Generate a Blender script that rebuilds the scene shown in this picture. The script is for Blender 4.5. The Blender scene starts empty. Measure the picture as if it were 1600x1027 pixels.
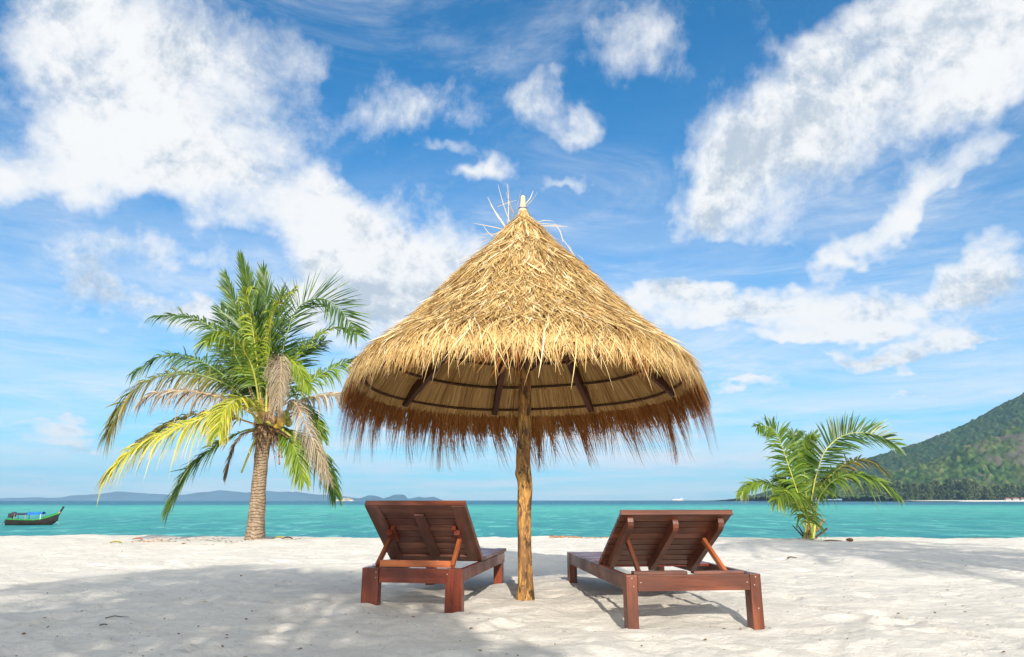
import bpy, bmesh, math, random
import numpy as np
from mathutils import Vector, Matrix
R = math.radians
H = 0.85                     # camera height, the unit the photo was measured in
F = 1067.0
PITCH = math.atan(268.5 / F)
CP, SP = math.cos(PITCH), math.sin(PITCH)
C = bpy.context.scene.collection
scene = bpy.context.scene

# ------------------------------------------------------------------ camera
cam_d = bpy.data.cameras.new('camera')
cam_d.sensor_width = 36; cam_d.lens = 24.0; cam_d.sensor_fit = 'HORIZONTAL'
cam_d.clip_start = 0.05; cam_d.clip_end = 60000
cam = bpy.data.objects.new('camera', cam_d); C.objects.link(cam)
cam.location = (0, 0, H); cam.rotation_euler = (R(90) + PITCH, 0, 0)
scene.camera = cam

def P(px, py, Y):
    """point seen at (px,py) of the 1600x1027 photo, Y metres forward"""
    v = py - 513.5
    yy = F * CP + v * SP; zz = F * SP - v * CP
    return Vector(((px - 800) / yy * Y, Y, H + zz / yy * Y))

def azel(px, py):
    p = P(px, py, 1.0) - Vector((0, 0, H))
    return math.atan2(p.x, p.y), math.atan2(p.z, math.hypot(p.x, p.y))

# ------------------------------------------------------------------ light
SUN_AZ = math.atan2(0.10, -0.99); SUN_EL = R(27.5)
EXPO = 1.02
sd = bpy.data.lights.new('sun', 'SUN'); sd.energy = 3.1; sd.angle = R(0.5); sd.color = (1.0, 0.93, 0.82)
so = bpy.data.objects.new('sun', sd); C.objects.link(so)
sdir = Vector((math.sin(SUN_AZ) * math.cos(SUN_EL), math.cos(SUN_AZ) * math.cos(SUN_EL), math.sin(SUN_EL)))
so.rotation_euler = sdir.to_track_quat('Z', 'Y').to_euler(); so.location = (0, -20, 30)
scene.view_settings.view_transform = 'Standard'; scene.view_settings.look = 'None'
scene.view_settings.exposure = EXPO; scene.view_settings.gamma = 1
scene.cycles.max_bounces = 7; scene.cycles.volume_bounces = 0; scene.cycles.transparent_max_bounces = 8
scene.cycles.use_denoising = True

class NT:
    def __init__(s, nt): s.nt = nt; nt.nodes.clear()
    def n(s, t, **k):
        nd = s.nt.nodes.new(t)
        for a, b in k.items(): setattr(nd, a, b)
        return nd
    def set(s, sock, v):
        if hasattr(v, 'is_output') or isinstance(v, bpy.types.NodeSocket): s.nt.links.new(v, sock)
        else:
            if isinstance(v, (tuple, list)) and sock.type == 'RGBA' and len(v) == 3: v = (*v, 1)
            sock.default_value = v
    def m(s, op, a, b=0.0, c=None, clamp=False):
        nd = s.n('ShaderNodeMath', operation=op); nd.use_clamp = clamp
        s.set(nd.inputs[0], a); s.set(nd.inputs[1], b)
        if c is not None: s.set(nd.inputs[2], c)
        return nd.outputs[0]
    def vm(s, op, a, b=(0, 0, 0), out=0):
        nd = s.n('ShaderNodeVectorMath', operation=op)
        s.set(nd.inputs[0], a)
        if op == 'SCALE': s.set(nd.inputs['Scale'], b)
        elif op != 'LENGTH' and op != 'NORMALIZE': s.set(nd.inputs[1], b)
        return nd.outputs['Value' if op in ('LENGTH', 'DOT_PRODUCT', 'DISTANCE') else 'Vector']
    def noise(s, vec, scale, detail=4, rough=0.5, dist=0.0, out='Fac'):
        nd = s.n('ShaderNodeTexNoise'); s.set(nd.inputs['Vector'], vec)
        nd.inputs['Scale'].default_value = scale; nd.inputs['Detail'].default_value = detail
        nd.inputs['Roughness'].default_value = rough; nd.inputs['Distortion'].default_value = dist
        return nd.outputs[out]
    def smooth(s, x, a, b, lo=0.0, hi=1.0, kind='SMOOTHSTEP'):
        nd = s.n('ShaderNodeMapRange', interpolation_type=kind)
        s.set(nd.inputs[0], x); nd.inputs[1].default_value = a; nd.inputs[2].default_value = b
        nd.inputs[3].default_value = lo; nd.inputs[4].default_value = hi
        return nd.outputs[0]
    def mix(s, f, a, b, blend='MIX'):
        nd = s.n('ShaderNodeMix', data_type='RGBA', blend_type=blend)
        s.set(nd.inputs[0], f); s.set(nd.inputs[6], a); s.set(nd.inputs[7], b)
        return nd.outputs[2]
    def ramp(s, f, stops):
        nd = s.n('ShaderNodeValToRGB'); s.set(nd.inputs[0], f)
        e = nd.color_ramp.elements
        while len(e) < len(stops): e.new(0.5)
        for q, (p, c) in zip(e, stops): q.position = p; q.color = (*c, 1)
        return nd.outputs[0]
    def scalevec(s, v, sc, loc=(0, 0, 0)):
        nd = s.n('ShaderNodeMapping'); s.set(nd.inputs[0], v)
        nd.inputs['Scale'].default_value = sc; nd.inputs['Location'].default_value = loc
        return nd.outputs[0]
    def bump(s, h, strength=0.5, dist=0.01, normal=None):
        nd = s.n('ShaderNodeBump'); s.set(nd.inputs['Height'], h)
        nd.inputs['Strength'].default_value = strength; nd.inputs['Distance'].default_value = dist
        if normal is not None: s.set(nd.inputs['Normal'], normal)
        return nd.outputs[0]

# ------------------------------------------------------------------ sky with a cloud layer
world = bpy.data.worlds.new('World'); scene.world = world; world.use_nodes = True
w = NT(world.node_tree)
sky = w.n('ShaderNodeTexSky', sky_type='NISHITA'); sky.sun_disc = False
sky.sun_elevation = SUN_EL; sky.sun_rotation = SUN_AZ; sky.air_density = 1.0; sky.dust_density = 0.6; sky.ozone_density = 2.5
tc = w.n('ShaderNodeTexCoord'); gen = w.vm('NORMALIZE', tc.outputs['Generated'])
sep = w.n('ShaderNodeSeparateXYZ'); w.set(sep.inputs[0], gen)
az = w.m('ARCTAN2', sep.outputs[0], sep.outputs[1]); el = w.m('ARCSINE', sep.outputs[2])
# clouds flatten and grow finer towards the horizon
elc = w.m('MAXIMUM', el, 0.0)
elv = w.m('MULTIPLY', w.m('LOGARITHM', w.m('ADD', elc, 0.10), math.e), 0.46)
cmb = w.n('ShaderNodeCombineXYZ'); w.set(cmb.inputs[0], gen_x := sep.outputs[0]); w.set(cmb.inputs[1], sep.outputs[1]); w.set(cmb.inputs[2], elv)
nv = cmb.outputs[0]
ae = w.n('ShaderNodeCombineXYZ'); w.set(ae.inputs[0], az); w.set(ae.inputs[1], el)
warp = w.vm('SUBTRACT', w.noise(nv, 3.2, 5, 0.62, out='Color'), (0.5, 0.5, 0.5))
warp = w.vm('MULTIPLY', warp, (0.34, 0.24, 0.0))
wae = w.vm('ADD', ae.outputs[0], warp)
# px, py, rx, ry, rotation (deg, counter-clockwise in the picture), weight
BLOBS = [(80, 20, 150, 70, 0, .35), (430, 200, 120, 60, 0, .45), (520, 400, 130, 60, 0, .55), (1420, 250, 200, 60, 28, .8), (1120, 250, 100, 90, 0, .6), (1250, 120, 110, 60, 20, .6),
         (1400, 60, 160, 90, 25, .7), (1570, 150, 120, 80, 20, .6), (1050, 470, 160, 50, 0, .45), (1240, 460, 140, 40, 0, .4), (1560, 440, 160, 60, 5, .5), (670, 480, 80, 40, 0, .4), (1320, 400, 60, 26, 10, .5), (20, 640, 100, 30, 0, .3), (600, 520, 100, 40, 0, .5), (500, 470, 90, 50, 0, .4), (150, 400, 130, 40, 0, .35), (330, 470, 90, 40, 0, .4), (90, 540, 120, 16, 0, .25), (1420, 540, 200, 26, 8, .4), (1200, 500, 170, 30, 0, .35), (1350, 620, 180, 14, 3, .25), (690, 560, 60, 30, 0, .3), (1390, 240, 170, 60, 28, .5), (1500, 30, 160, 70, 15, .4), (1010, 90, 80, 50, 0, .3), 
         (250, 80, 235, 115, 0, 1.25), (60, 150, 170, 95, 0, .8), (185, 235, 230, 75, 5, 1.0), (340, 270, 190, 80, -18, 1.0), (470, 300, 120, 60, -15, .7), (610, 360, 150, 75, -12, .85),
         (600, 440, 190, 85, 0, .9), (300, 385, 80, 30, 0, .6), (240, 455, 130, 38, 5, .6), (90, 285, 110, 40, 0, .5), (15, 350, 45, 30, 0, .5),
         (560, 165, 100, 34, -8, .34), (695, 165, 70, 45, 0, .34), (480, 60, 60, 70, 20, .35),
         (820, 145, 45, 35, 20, .85), (880, 178, 38, 20, 0, .7), (875, 240, 50, 16, 10, .8), (745, 255, 55, 22, 20, .85), (690, 222, 42, 15, 0, .6),
         (985, 60, 115, 70, 25, .95), (960, 20, 60, 50, 0, .4), (1180, 215, 150, 120, 15, 1.2), (1065, 300, 110, 60, 15, 1.0), (1340, 180, 240, 110, 28, 1.2),
         (1500, 80, 210, 110, 25, 1.1), (1230, 340, 150, 50, -5, .8), (1360, 375, 130, 30, 22, .85), (1500, 310, 130, 48, 35, .9), (1590, 250, 80, 40, 30, .7),
         (1160, 475, 190, 42, 0, .75), (1020, 455, 80, 28, 0, .7), (1500, 470, 200, 55, 8, .75), (1250, 530, 110, 15, 5, .7), (1320, 512, 70, 14, 0, .7),
         (1320, 572, 110, 18, 0, .6), (1170, 610, 90, 14, 5, .6), (1500, 545, 180, 22, 5, .65), (90, 625, 110, 22, 0, .45), (110, 665, 130, 18, 0, .45), (50, 705, 130, 20, 0, .5),
         (570, 700, 80, 18, 0, .5), (700, 640, 60, 14, 0, .4), (690, 755, 50, 6, 0, .4), (1480, 610, 160, 20, 5, .4), (1010, 560, 130, 25, 0, .3), (930, 390, 20, 40, 0, .3)]
acc = None
for (bx, by, rx, ry, rot, wt) in BLOBS:
    if by > 420: wt += .32
    elif bx < 800: wt += .10
    a0, e0 = azel(bx, by)
    k = CP * 0.93 / F if False else 1.0 / F
    # local angular size of a pixel
    ax, ex = azel(bx + 10, by); ay, ey = azel(bx, by + 10)
    kx = math.hypot(ax - a0, ex - e0) / 10; ky = math.hypot(ay - a0, ey - e0) / 10
    tilt = math.atan2(ex - e0, ax - a0)
    mp = w.n('ShaderNodeMapping', vector_type='TEXTURE'); w.set(mp.inputs[0], wae)
    mp.inputs['Location'].default_value = (a0, e0, 0); mp.inputs['Rotation'].default_value = (0, 0, R(rot) + tilt)
    mp.inputs['Scale'].default_value = (rx * kx * 1.25, ry * ky * 1.25, 1)
    ln = w.vm('LENGTH', mp.outputs[0])
    b = w.smooth(ln, 0.0, 1.22, wt, 0.0)
    acc = b if acc is None else w.m('MAXIMUM', acc, b) if False else w.m('ADD', acc, w.m('MULTIPLY', b, w.m('SUBTRACT', 1.35, acc, clamp=True)))
fb = w.noise(nv, 4.5, 9, 0.62, 0.25)
fb2 = w.noise(nv, 15.0, 8, 0.7, 0.15)
back = w.smooth(sep.outputs[1], 0.35, -0.25, 0.0, 1.0)          # unseen cloud overhead and behind, added for brighter neutral fill light
acc = w.m('SUBTRACT', w.m('ADD', w.m('MULTIPLY', acc, 1.08), w.m('MULTIPLY', back, 1.2)), 0.20)
dens = w.m('ADD', acc, w.m('MULTIPLY', w.m('SUBTRACT', fb, 0.5), 2.9))
dens = w.m('ADD', dens, w.m('MULTIPLY', w.m('SUBTRACT', fb2, 0.5), 1.25))
alpha = w.smooth(dens, -0.02, 1.20)
# thin high veil, streaked
veil = w.noise(w.scalevec(nv, (1, 1, 3.2)), 2.6, 8, 0.68, 0.8)
va = w.smooth(veil, 0.45, 0.80, 0.0, 0.50)
lowveil = w.m('MULTIPLY', w.smooth(el, 0.0, 0.60, 0.92, 0.04), w.smooth(w.noise(w.scalevec(nv, (1, 1, 4.5)), 3.0, 8, 0.7, 0.5), 0.25, 0.72, 0.25, 0.85))
alpha = w.m('MAXIMUM', alpha, w.m('ADD', va, lowveil, clamp=True))
# own shading of the clouds: thick middles a little greyer, billows
sh1 = w.noise(w.vm('ADD', nv, (-0.012, 0.0, 0.055)), 4.5, 9, 0.62, 0.25)
sh2 = w.noise(w.vm('ADD', nv, (-0.008, 0.0, 0.018)), 15.0, 8, 0.7, 0.15)
relief = w.m('ADD', w.m('MULTIPLY', w.m('SUBTRACT', fb, sh1), 2.1), w.m('MULTIPLY', w.m('SUBTRACT', fb2, sh2), 1.1))
thick = w.smooth(dens, 0.6, 2.3)
body = w.smooth(dens, 0.25, 1.0, 0.15, 1.0)
shade = w.m('ADD', w.m('SUBTRACT', 0.98, w.m('MULTIPLY', thick, 0.30)), w.m('MULTIPLY', relief, body))
grey = w.noise(nv, 2.2, 3, 0.5)
shade = w.m('SUBTRACT', shade, w.m('MULTIPLY', w.m('MULTIPLY', w.smooth(grey, 0.45, 0.7), 0.10), body))
shade = w.m('MINIMUM', w.m('MAXIMUM', shade, 0.58), 1.0)
CL = 4.85
ccol = w.mix(w.smooth(shade, 0.58, 0.98), (0.56 * CL, 0.64 * CL, 0.74 * CL), (1.0 * CL, 1.0 * CL, 1.0 * CL))
sunward = w.m('MAXIMUM', w.vm('DOT_PRODUCT', gen, tuple(sdir)), 0.0)
ccol = w.vm('SCALE', ccol, w.m('ADD', 1.0, w.m('MULTIPLY', w.m('POWER', sunward, 1.5), 1.3)))
skyc = w.mix(1.0, sky.outputs[0], (0.01, 0.57, 0.85), 'MULTIPLY')
mixc = w.mix(alpha, skyc, ccol)
bg = w.n('ShaderNodeBackground'); w.set(bg.inputs[0], mixc); bg.inputs[1].default_value = 0.10
wo = w.n('ShaderNodeOutputWorld'); w.set(wo.inputs[0], bg.outputs[0])

# ------------------------------------------------------------------ helpers
def tag(o, label=None, cat=None, group=None, kind=None):
    if label: o['label'] = label
    if cat: o['category'] = cat
    if group: o['group'] = group
    if kind: o['kind'] = kind
    return o
def empty(name, loc, label, cat, group=None, rz=0):
    o = bpy.data.objects.new(name, None); C.objects.link(o); o.location = loc; o.rotation_euler = (0, 0, rz)
    o.empty_display_size = 0.2
    return tag(o, label, cat, group)
def mesh_obj(name, me, mat, parent=None):
    o = bpy.data.objects.new(name, me); C.objects.link(o)
    if mat is not None: me.materials.append(mat)
    if parent is not None: o.parent = parent
    return o
def npmesh(name, V, Q, mat, parent=None, attrs=None, smooth=False):
    """V (n,3), Q (m,k) same-size faces"""
    V = np.asarray(V, np.float32).reshape(-1, 3); Q = np.asarray(Q, np.int32)
    me = bpy.data.meshes.new(name); k = Q.shape[1]
    me.vertices.add(len(V)); me.vertices.foreach_set('co', V.ravel())
    me.loops.add(Q.size); me.loops.foreach_set('vertex_index', Q.ravel())
    me.polygons.add(len(Q)); me.polygons.foreach_set('loop_start', np.arange(0, Q.size, k, dtype=np.int32))
    me.polygons.foreach_set('loop_total', np.full(len(Q), k, np.int32))
    if smooth: me.polygons.foreach_set('use_smooth', np.ones(len(Q), bool))
    me.update(calc_edges=True)
    for a, arr in (attrs or {}).items():
        at = me.attributes.new(a, 'FLOAT', 'POINT'); at.data.foreach_set('value', np.asarray(arr, np.float32).ravel())
    return mesh_obj(name, me, mat, parent)
def strips(name, pts, wid, mat, parent=None, rnd=None):
    """pts (N,K,3) centre lines, wid (N,K,3) half-width vectors: N thin blades in one mesh"""
    N, K, _ = pts.shape
    V = np.stack([pts - wid, pts + wid], axis=2).reshape(-1, 3)       # N,K,2
    i = (np.arange(N)[:, None] * K + np.arange(K - 1)[None, :]) * 2
    Q = np.stack([i, i + 1, i + 3, i + 2], axis=-1).reshape(-1, 4)
    rn = np.repeat(rnd, K * 2); tt = np.tile(np.repeat(np.linspace(0, 1, K), 2), N)
    return npmesh(name, V, Q, mat, parent, {'rnd': rn, 'tt': tt}, smooth=False)
def tube(path, rad, seg=8, closed=False):
    """path list of Vectors, rad list -> V, quads (with end caps as quads fan)"""
    path = [Vector(p) for p in path]; n = len(path); V = []; Q = []
    ref = Vector((0.13, 0.21, 1)).normalized()
    for i, p in enumerate(path):
        a = path[(i - 1) % n] if (closed or i > 0) else path[0]; b = path[(i + 1) % n] if (closed or i < n - 1) else path[-1]
        t = (b - a).normalized()
        r_ = ref if abs(t.dot(ref)) < 0.95 else Vector((1, 0, 0))
        u = t.cross(r_).normalized(); v = t.cross(u)
        rr = rad[i] if hasattr(rad, '__len__') else rad
        for k in range(seg):
            an = 2 * math.pi * k / seg
            V.append(p + u * math.cos(an) * rr + v * math.sin(an) * rr)
    m = n if closed else n - 1
    for i in range(m):
        for k in range(seg):
            a = i * seg + k; b = i * seg + (k + 1) % seg
            c = ((i + 1) % n) * seg + (k + 1) % seg; d = ((i + 1) % n) * seg + k
            Q.append((a, b, c, d))
    if not closed:
        for i, base in ((0, 0), (n - 1, (n - 1) * seg)):
            V.append(path[i]); c = len(V) - 1
            for k in range(0, seg, 2): Q.append((c, base + k, base + (k + 1) % seg, base + (k + 2) % seg))
    return V, Q
class MB:
    def __init__(s): s.V = []; s.Q = []
    def add(s, VQ):
        b = len(s.V); s.V += [tuple(v) for v in VQ[0]]; s.Q += [tuple(b + i for i in q) for q in VQ[1]]; return s
    def build(s, name, mat, parent=None, smooth=True, label=None):
        me = bpy.data.meshes.new(name); me.from_pydata(s.V, [], s.Q)
        if smooth: me.polygons.foreach_set('use_smooth', [True] * len(me.polygons))
        me.update(); o = mesh_obj(name, me, mat, parent)
        if label: o['label'] = label
        return o
def catmull(pts, n):
    pts = [np.array(p, float) for p in pts]; P4 = [2 * pts[0] - pts[1]] + pts + [2 * pts[-1] - pts[-2]]
    out = []; m = len(pts) - 1
    for j in range(n):
        x = j / (n - 1) * m; i = min(int(x), m - 1); t = x - i
        a, b, c, d = P4[i:i + 4]
        out.append(0.5 * (2 * b + (c - a) * t + (2 * a - 5 * b + 4 * c - d) * t * t + (3 * b - a - 3 * c + d) * t ** 3))
    return np.array(out)
def hash2(ix, iy, s=0):
    n = (ix.astype(np.int64) * 374761393 + iy.astype(np.int64) * 668265263 + s * 974711) & 0xffffffff
    n = ((n ^ (n >> 13)) * 1274126177) & 0xffffffff
    return ((n ^ (n >> 16)) & 0xffffff) / float(0xffffff)
def vnoise(x, y, s=0):
    ix = np.floor(x); iy = np.floor(y); fx = x - ix; fy = y - iy
    fx = fx * fx * fx * (fx * (fx * 6 - 15) + 10); fy = fy * fy * fy * (fy * (fy * 6 - 15) + 10)
    a = hash2(ix, iy, s); b = hash2(ix + 1, iy, s); c = hash2(ix, iy + 1, s); d = hash2(ix + 1, iy + 1, s)
    return (a * (1 - fx) + b * fx) * (1 - fy) + (c * (1 - fx) + d * fx) * fy - 0.5
def fbm(x, y, o=4, s=0):
    r = 0; a = 1.0
    for i in range(o): r = r + a * vnoise(x * 2 ** i + i * 17.3, y * 2 ** i - i * 9.1, s + i); a *= 0.5
    return r
def sstep(x, a, b):
    t = np.clip((x - a) / (b - a), 0, 1); return t * t * (3 - 2 * t)
def grid_mesh(name, X, Y, Z, mat, attrs=None, smooth=True, parent=None):
    ny, nx = X.shape; i = np.arange(nx * ny).reshape(ny, nx)
    Q = np.stack([i[:-1, :-1], i[:-1, 1:], i[1:, 1:], i[1:, :-1]], -1).reshape(-1, 4)
    return npmesh(name, np.stack([X, Y, Z], -1), Q, mat, parent, attrs, smooth)

# ------------------------------------------------------------------ materials
def mat(name, fn):
    m = bpy.data.materials.new(name); m.use_nodes = True; t = NT(m.node_tree)
    out = t.n('ShaderNodeOutputMaterial'); t.set(out.inputs[0], fn(t)); return m
def pbr(t, col, rough=0.8, spec=0.5, normal=None, **k):
    b = t.n('ShaderNodeBsdfPrincipled'); t.set(b.inputs['Base Color'], col); t.set(b.inputs['Roughness'], rough)
    t.set(b.inputs['Specular IOR Level'], spec)
    if normal is not None: t.set(b.inputs['Normal'], normal)
    for a, v in k.items(): t.set(b.inputs[a.replace('_', ' ')], v)
    return b.outputs[0]
def attr(t, n, out='Fac'): return t.n('ShaderNodeAttribute', attribute_name=n).outputs[out]
def pos(t): return t.n('ShaderNodeNewGeometry').outputs['Position']
def obc(t): return t.n('ShaderNodeTexCoord').outputs['Object']
def plain(name, c, rough=0.6, spec=0.4, var=0.25, sc=8, bmp=0.0):
    def f(t):
        n = t.noise(obc(t), sc, 5, 0.6)
        col = t.mix(t.smooth(n, 0.3, 0.7), tuple(x * (1 - var) for x in c), tuple(min(1, x * (1 + var)) for x in c))
        return pbr(t, col, rough, spec, t.bump(n, 0.6, bmp) if bmp else None)
    return mat(name, f)
def with_trans(t, surf, col, fac):
    tr = t.n('ShaderNodeBsdfTranslucent'); t.set(tr.inputs[0], col)
    mx = t.n('ShaderNodeMixShader'); t.set(mx.inputs[0], fac); t.set(mx.inputs[1], surf); t.set(mx.inputs[2], tr.outputs[0])
    return mx.outputs[0]
def blade_mat(name, stops, tstops=None, trans=0.25, rough=0.6, spec=0.25):
    def f(t):
        col = t.ramp(attr(t, 'rnd'), stops)
        if tstops:
            col = t.mix(1.0, col, t.ramp(attr(t, 'tt'), tstops), 'MULTIPLY')
        return with_trans(t, pbr(t, col, rough, spec), col, trans)
    return mat(name, f)
def m_sand(t):
    p = pos(t)
    n1 = t.noise(p, 1.1, 5, 0.6); n2 = t.noise(p, 14, 6, 0.7); n3 = t.noise(p, 160, 3, 0.7)
    col = t.ramp(n1, [(0.25, (0.61, 0.57, 0.50)), (0.75, (0.70, 0.66, 0.59))])
    col = t.mix(t.smooth(n2, 0.35, 0.75, 0, 0.35), col, (0.47, 0.42, 0.35))
    vo = t.n('ShaderNodeTexVoronoi'); t.set(vo.inputs['Vector'], p); vo.inputs['Scale'].default_value = 9.0
    sp = t.m('MULTIPLY', t.smooth(vo.outputs['Distance'], 0.03, 0.10, 1, 0), t.smooth(t.noise(p, 2.2, 3), 0.48, 0.6))
    col = t.mix(t.m('MULTIPLY', sp, 0.75), col, (0.13, 0.10, 0.07))
    col = t.mix(t.smooth(n3, 0.45, 0.75, 0, 0.22), col, (0.36, 0.32, 0.27))
    h = t.m('ADD', t.m('MULTIPLY', n2, 0.8), t.m('MULTIPLY', n3, 0.18))
    return pbr(t, col, 0.95, 0.15, t.bump(h, 0.9, 0.035))
def m_sea(t):
    p = pos(t); s = t.n('ShaderNodeSeparateXYZ'); t.set(s.inputs[0], p); d = s.outputs[1]
    big = t.noise(t.scalevec(p, (0.006, 0.02, 1)), 1.0, 4, 0.6)
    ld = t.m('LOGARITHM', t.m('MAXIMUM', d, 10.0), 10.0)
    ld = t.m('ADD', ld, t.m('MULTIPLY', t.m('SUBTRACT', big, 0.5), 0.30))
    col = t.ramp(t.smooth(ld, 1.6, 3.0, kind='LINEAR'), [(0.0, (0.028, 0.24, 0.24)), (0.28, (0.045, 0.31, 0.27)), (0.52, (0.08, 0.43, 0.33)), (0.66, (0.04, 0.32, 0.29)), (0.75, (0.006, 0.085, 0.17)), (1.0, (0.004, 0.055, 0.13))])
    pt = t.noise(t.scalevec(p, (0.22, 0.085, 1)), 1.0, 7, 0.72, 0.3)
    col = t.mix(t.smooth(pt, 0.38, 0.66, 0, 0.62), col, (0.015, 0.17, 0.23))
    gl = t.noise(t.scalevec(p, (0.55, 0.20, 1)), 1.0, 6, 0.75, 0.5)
    col = t.mix(t.smooth(gl, 0.50, 0.66, 0, 0.65), col, (0.20, 0.58, 0.50))  # pale highlights of the ripples, mixed into the water colour
    w1 = t.noise(t.scalevec(p, (0.6, 1.5, 1)), 1.0, 5, 0.65, 0.4)
    w2 = t.noise(t.scalevec(p, (0.07, 0.22, 1)), 1.0, 3, 0.6)
    h = t.m('ADD', w1, t.m('MULTIPLY', w2, 3.0))
    return pbr(t, col, 0.35, 0.03, t.bump(h, 1.0, 0.5))
def m_wood(t, c1, c2, gloss=0.32):
    g = attr(t, 'gv', 'Vector')
    v = t.scalevec(g, (1.3, 22, 22))
    n = t.noise(v, 1.0, 6, 0.6, 0.6); fine = t.noise(t.scalevec(g, (6, 150, 150)), 1.0, 4, 0.6)
    pl = t.noise(g, 2.3, 3, 0.6)
    c = t.mix(t.smooth(n, 0.3, 0.7), c1, c2)
    c = t.mix(t.smooth(fine, 0.45, 0.75, 0, 0.45), c, tuple(x * 0.35 for x in c1))
    c = t.mix(t.smooth(pl, 0.35, 0.72, 0, 0.75), c, tuple(x * 0.42 for x in c2))
    c = t.mix(t.smooth(t.noise(t.scalevec(g, (1.2, 5, 5)), 1.0, 4, 0.6), 0.5, 0.72, 0, 0.55), c, tuple(min(1, x * 1.9) for x in c2))  # bright patches put the varnish's reflections into the wood colour
    wr = t.noise(g, 9, 6, 0.75)
    c = t.mix(t.smooth(wr, 0.68, 0.76, 0, 0.3), c, (0.30, 0.17, 0.11))
    rg = t.smooth(pl, 0.3, 0.7, gloss, gloss + 0.22)
    return pbr(t, c, rg, 0.42, t.bump(t.m('ADD', n, t.m('MULTIPLY', fine, 0.5)), 0.35, 0.003))
def m_post(t):
    p = obc(t)
    n = t.noise(t.scalevec(p, (9, 9, 2.2)), 1.0, 6, 0.65, 0.8); n2 = t.noise(t.scalevec(p, (22, 22, 7)), 1.0, 5, 0.7, 0.3)
    c = t.ramp(n, [(0.25, (0.13, 0.055, 0.018)), (0.42, (0.30, 0.14, 0.04)), (0.55, (0.52, 0.27, 0.06)), (0.8, (0.62, 0.38, 0.12))])
    n3 = t.noise(t.scalevec(p, (30, 30, 9)), 1.0, 4, 0.6, 1.0)
    c = t.mix(t.smooth(n2, 0.50, 0.60), c, (0.055, 0.028, 0.014))
    c = t.mix(t.smooth(n3, 0.42, 0.56, 0.65, 0.0), c, (0.10, 0.05, 0.025))
    return pbr(t, c, 0.6, 0.35, t.bump(t.m('SUBTRACT', n, n2), 0.8, 0.02))
def m_trunk(t):
    p = obc(t); s = t.n('ShaderNodeSeparateXYZ'); t.set(s.inputs[0], p)
    wob = t.m('ADD', t.m('MULTIPLY', s.outputs[2], 15.0), t.m('MULTIPLY', t.noise(p, 3.5, 4, 0.6), 4.0))
    ring = t.m('FRACT', wob)
    n = t.noise(t.scalevec(p, (14, 14, 5)), 1.0, 6, 0.7)
    c = t.ramp(n, [(0.25, (0.13, 0.085, 0.05)), (0.5, (0.27, 0.195, 0.13)), (0.8, (0.42, 0.33, 0.24))])
    c = t.mix(t.smooth(ring, 0.0, 0.22, 0.5, 0.0), c, (0.10, 0.06, 0.035))
    h = t.m('ADD', t.smooth(ring, 0.0, 0.3), t.m('MULTIPLY', n, 0.7))
    return pbr(t, c, 0.85, 0.2, t.bump(h, 0.9, 0.03))
def m_core(t):
    p = obc(t); s = t.n('ShaderNodeSeparateXYZ'); t.set(s.inputs[0], p)
    an = t.m('ARCTAN2', s.outputs[1], s.outputs[0])
    cb = t.n('ShaderNodeCombineXYZ'); t.set(cb.inputs[0], t.m('MULTIPLY', an, 60.0)); t.set(cb.inputs[1], t.m('MULTIPLY', s.outputs[2], 2.0))
    n = t.noise(cb.outputs[0], 2.0, 4, 0.6)
    c = t.ramp(n, [(0.3, (0.16, 0.09, 0.035)), (0.7, (0.42, 0.28, 0.12))])
    return pbr(t, c, 0.9, 0.1, t.bump(n, 0.8, 0.01))
def m_hill(t):
    p = pos(t); rk = attr(t, 'rock'); cell = attr(t, 'cell'); far = attr(t, 'far')
    n = t.noise(p, 0.012, 5, 0.65)
    g = t.ramp(cell, [(0.0, (0.010, 0.028, 0.012)), (0.45, (0.032, 0.070, 0.020)), (0.8, (0.065, 0.115, 0.028)), (1.0, (0.14, 0.15, 0.055))])
    g = t.mix(t.smooth(n, 0.4, 0.65, 0, 0.6), g, (0.085, 0.10, 0.035))
    g = t.mix(t.smooth(t.noise(p, 0.09, 4, 0.7), 0.35, 0.65, 0, 0.55), g, (0.008, 0.020, 0.012))
    g = t.mix(t.m('MULTIPLY', far, 0.7), g, (0.010, 0.032, 0.028))  # shade of the far slope, against the sunnier near one, put into the colour
    r = t.ramp(t.noise(t.scalevec(p, (0.05, 0.05, 0.02)), 1.0, 6, 0.7), [(0.3, (0.03, 0.03, 0.03)), (0.6, (0.10, 0.09, 0.07)), (0.85, (0.20, 0.18, 0.09))])
    return pbr(t, t.mix(rk, g, r), 0.95, 0.05)
def m_beachstrip(t): return pbr(t, (0.66, 0.63, 0.56), 0.95, 0.1)

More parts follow.
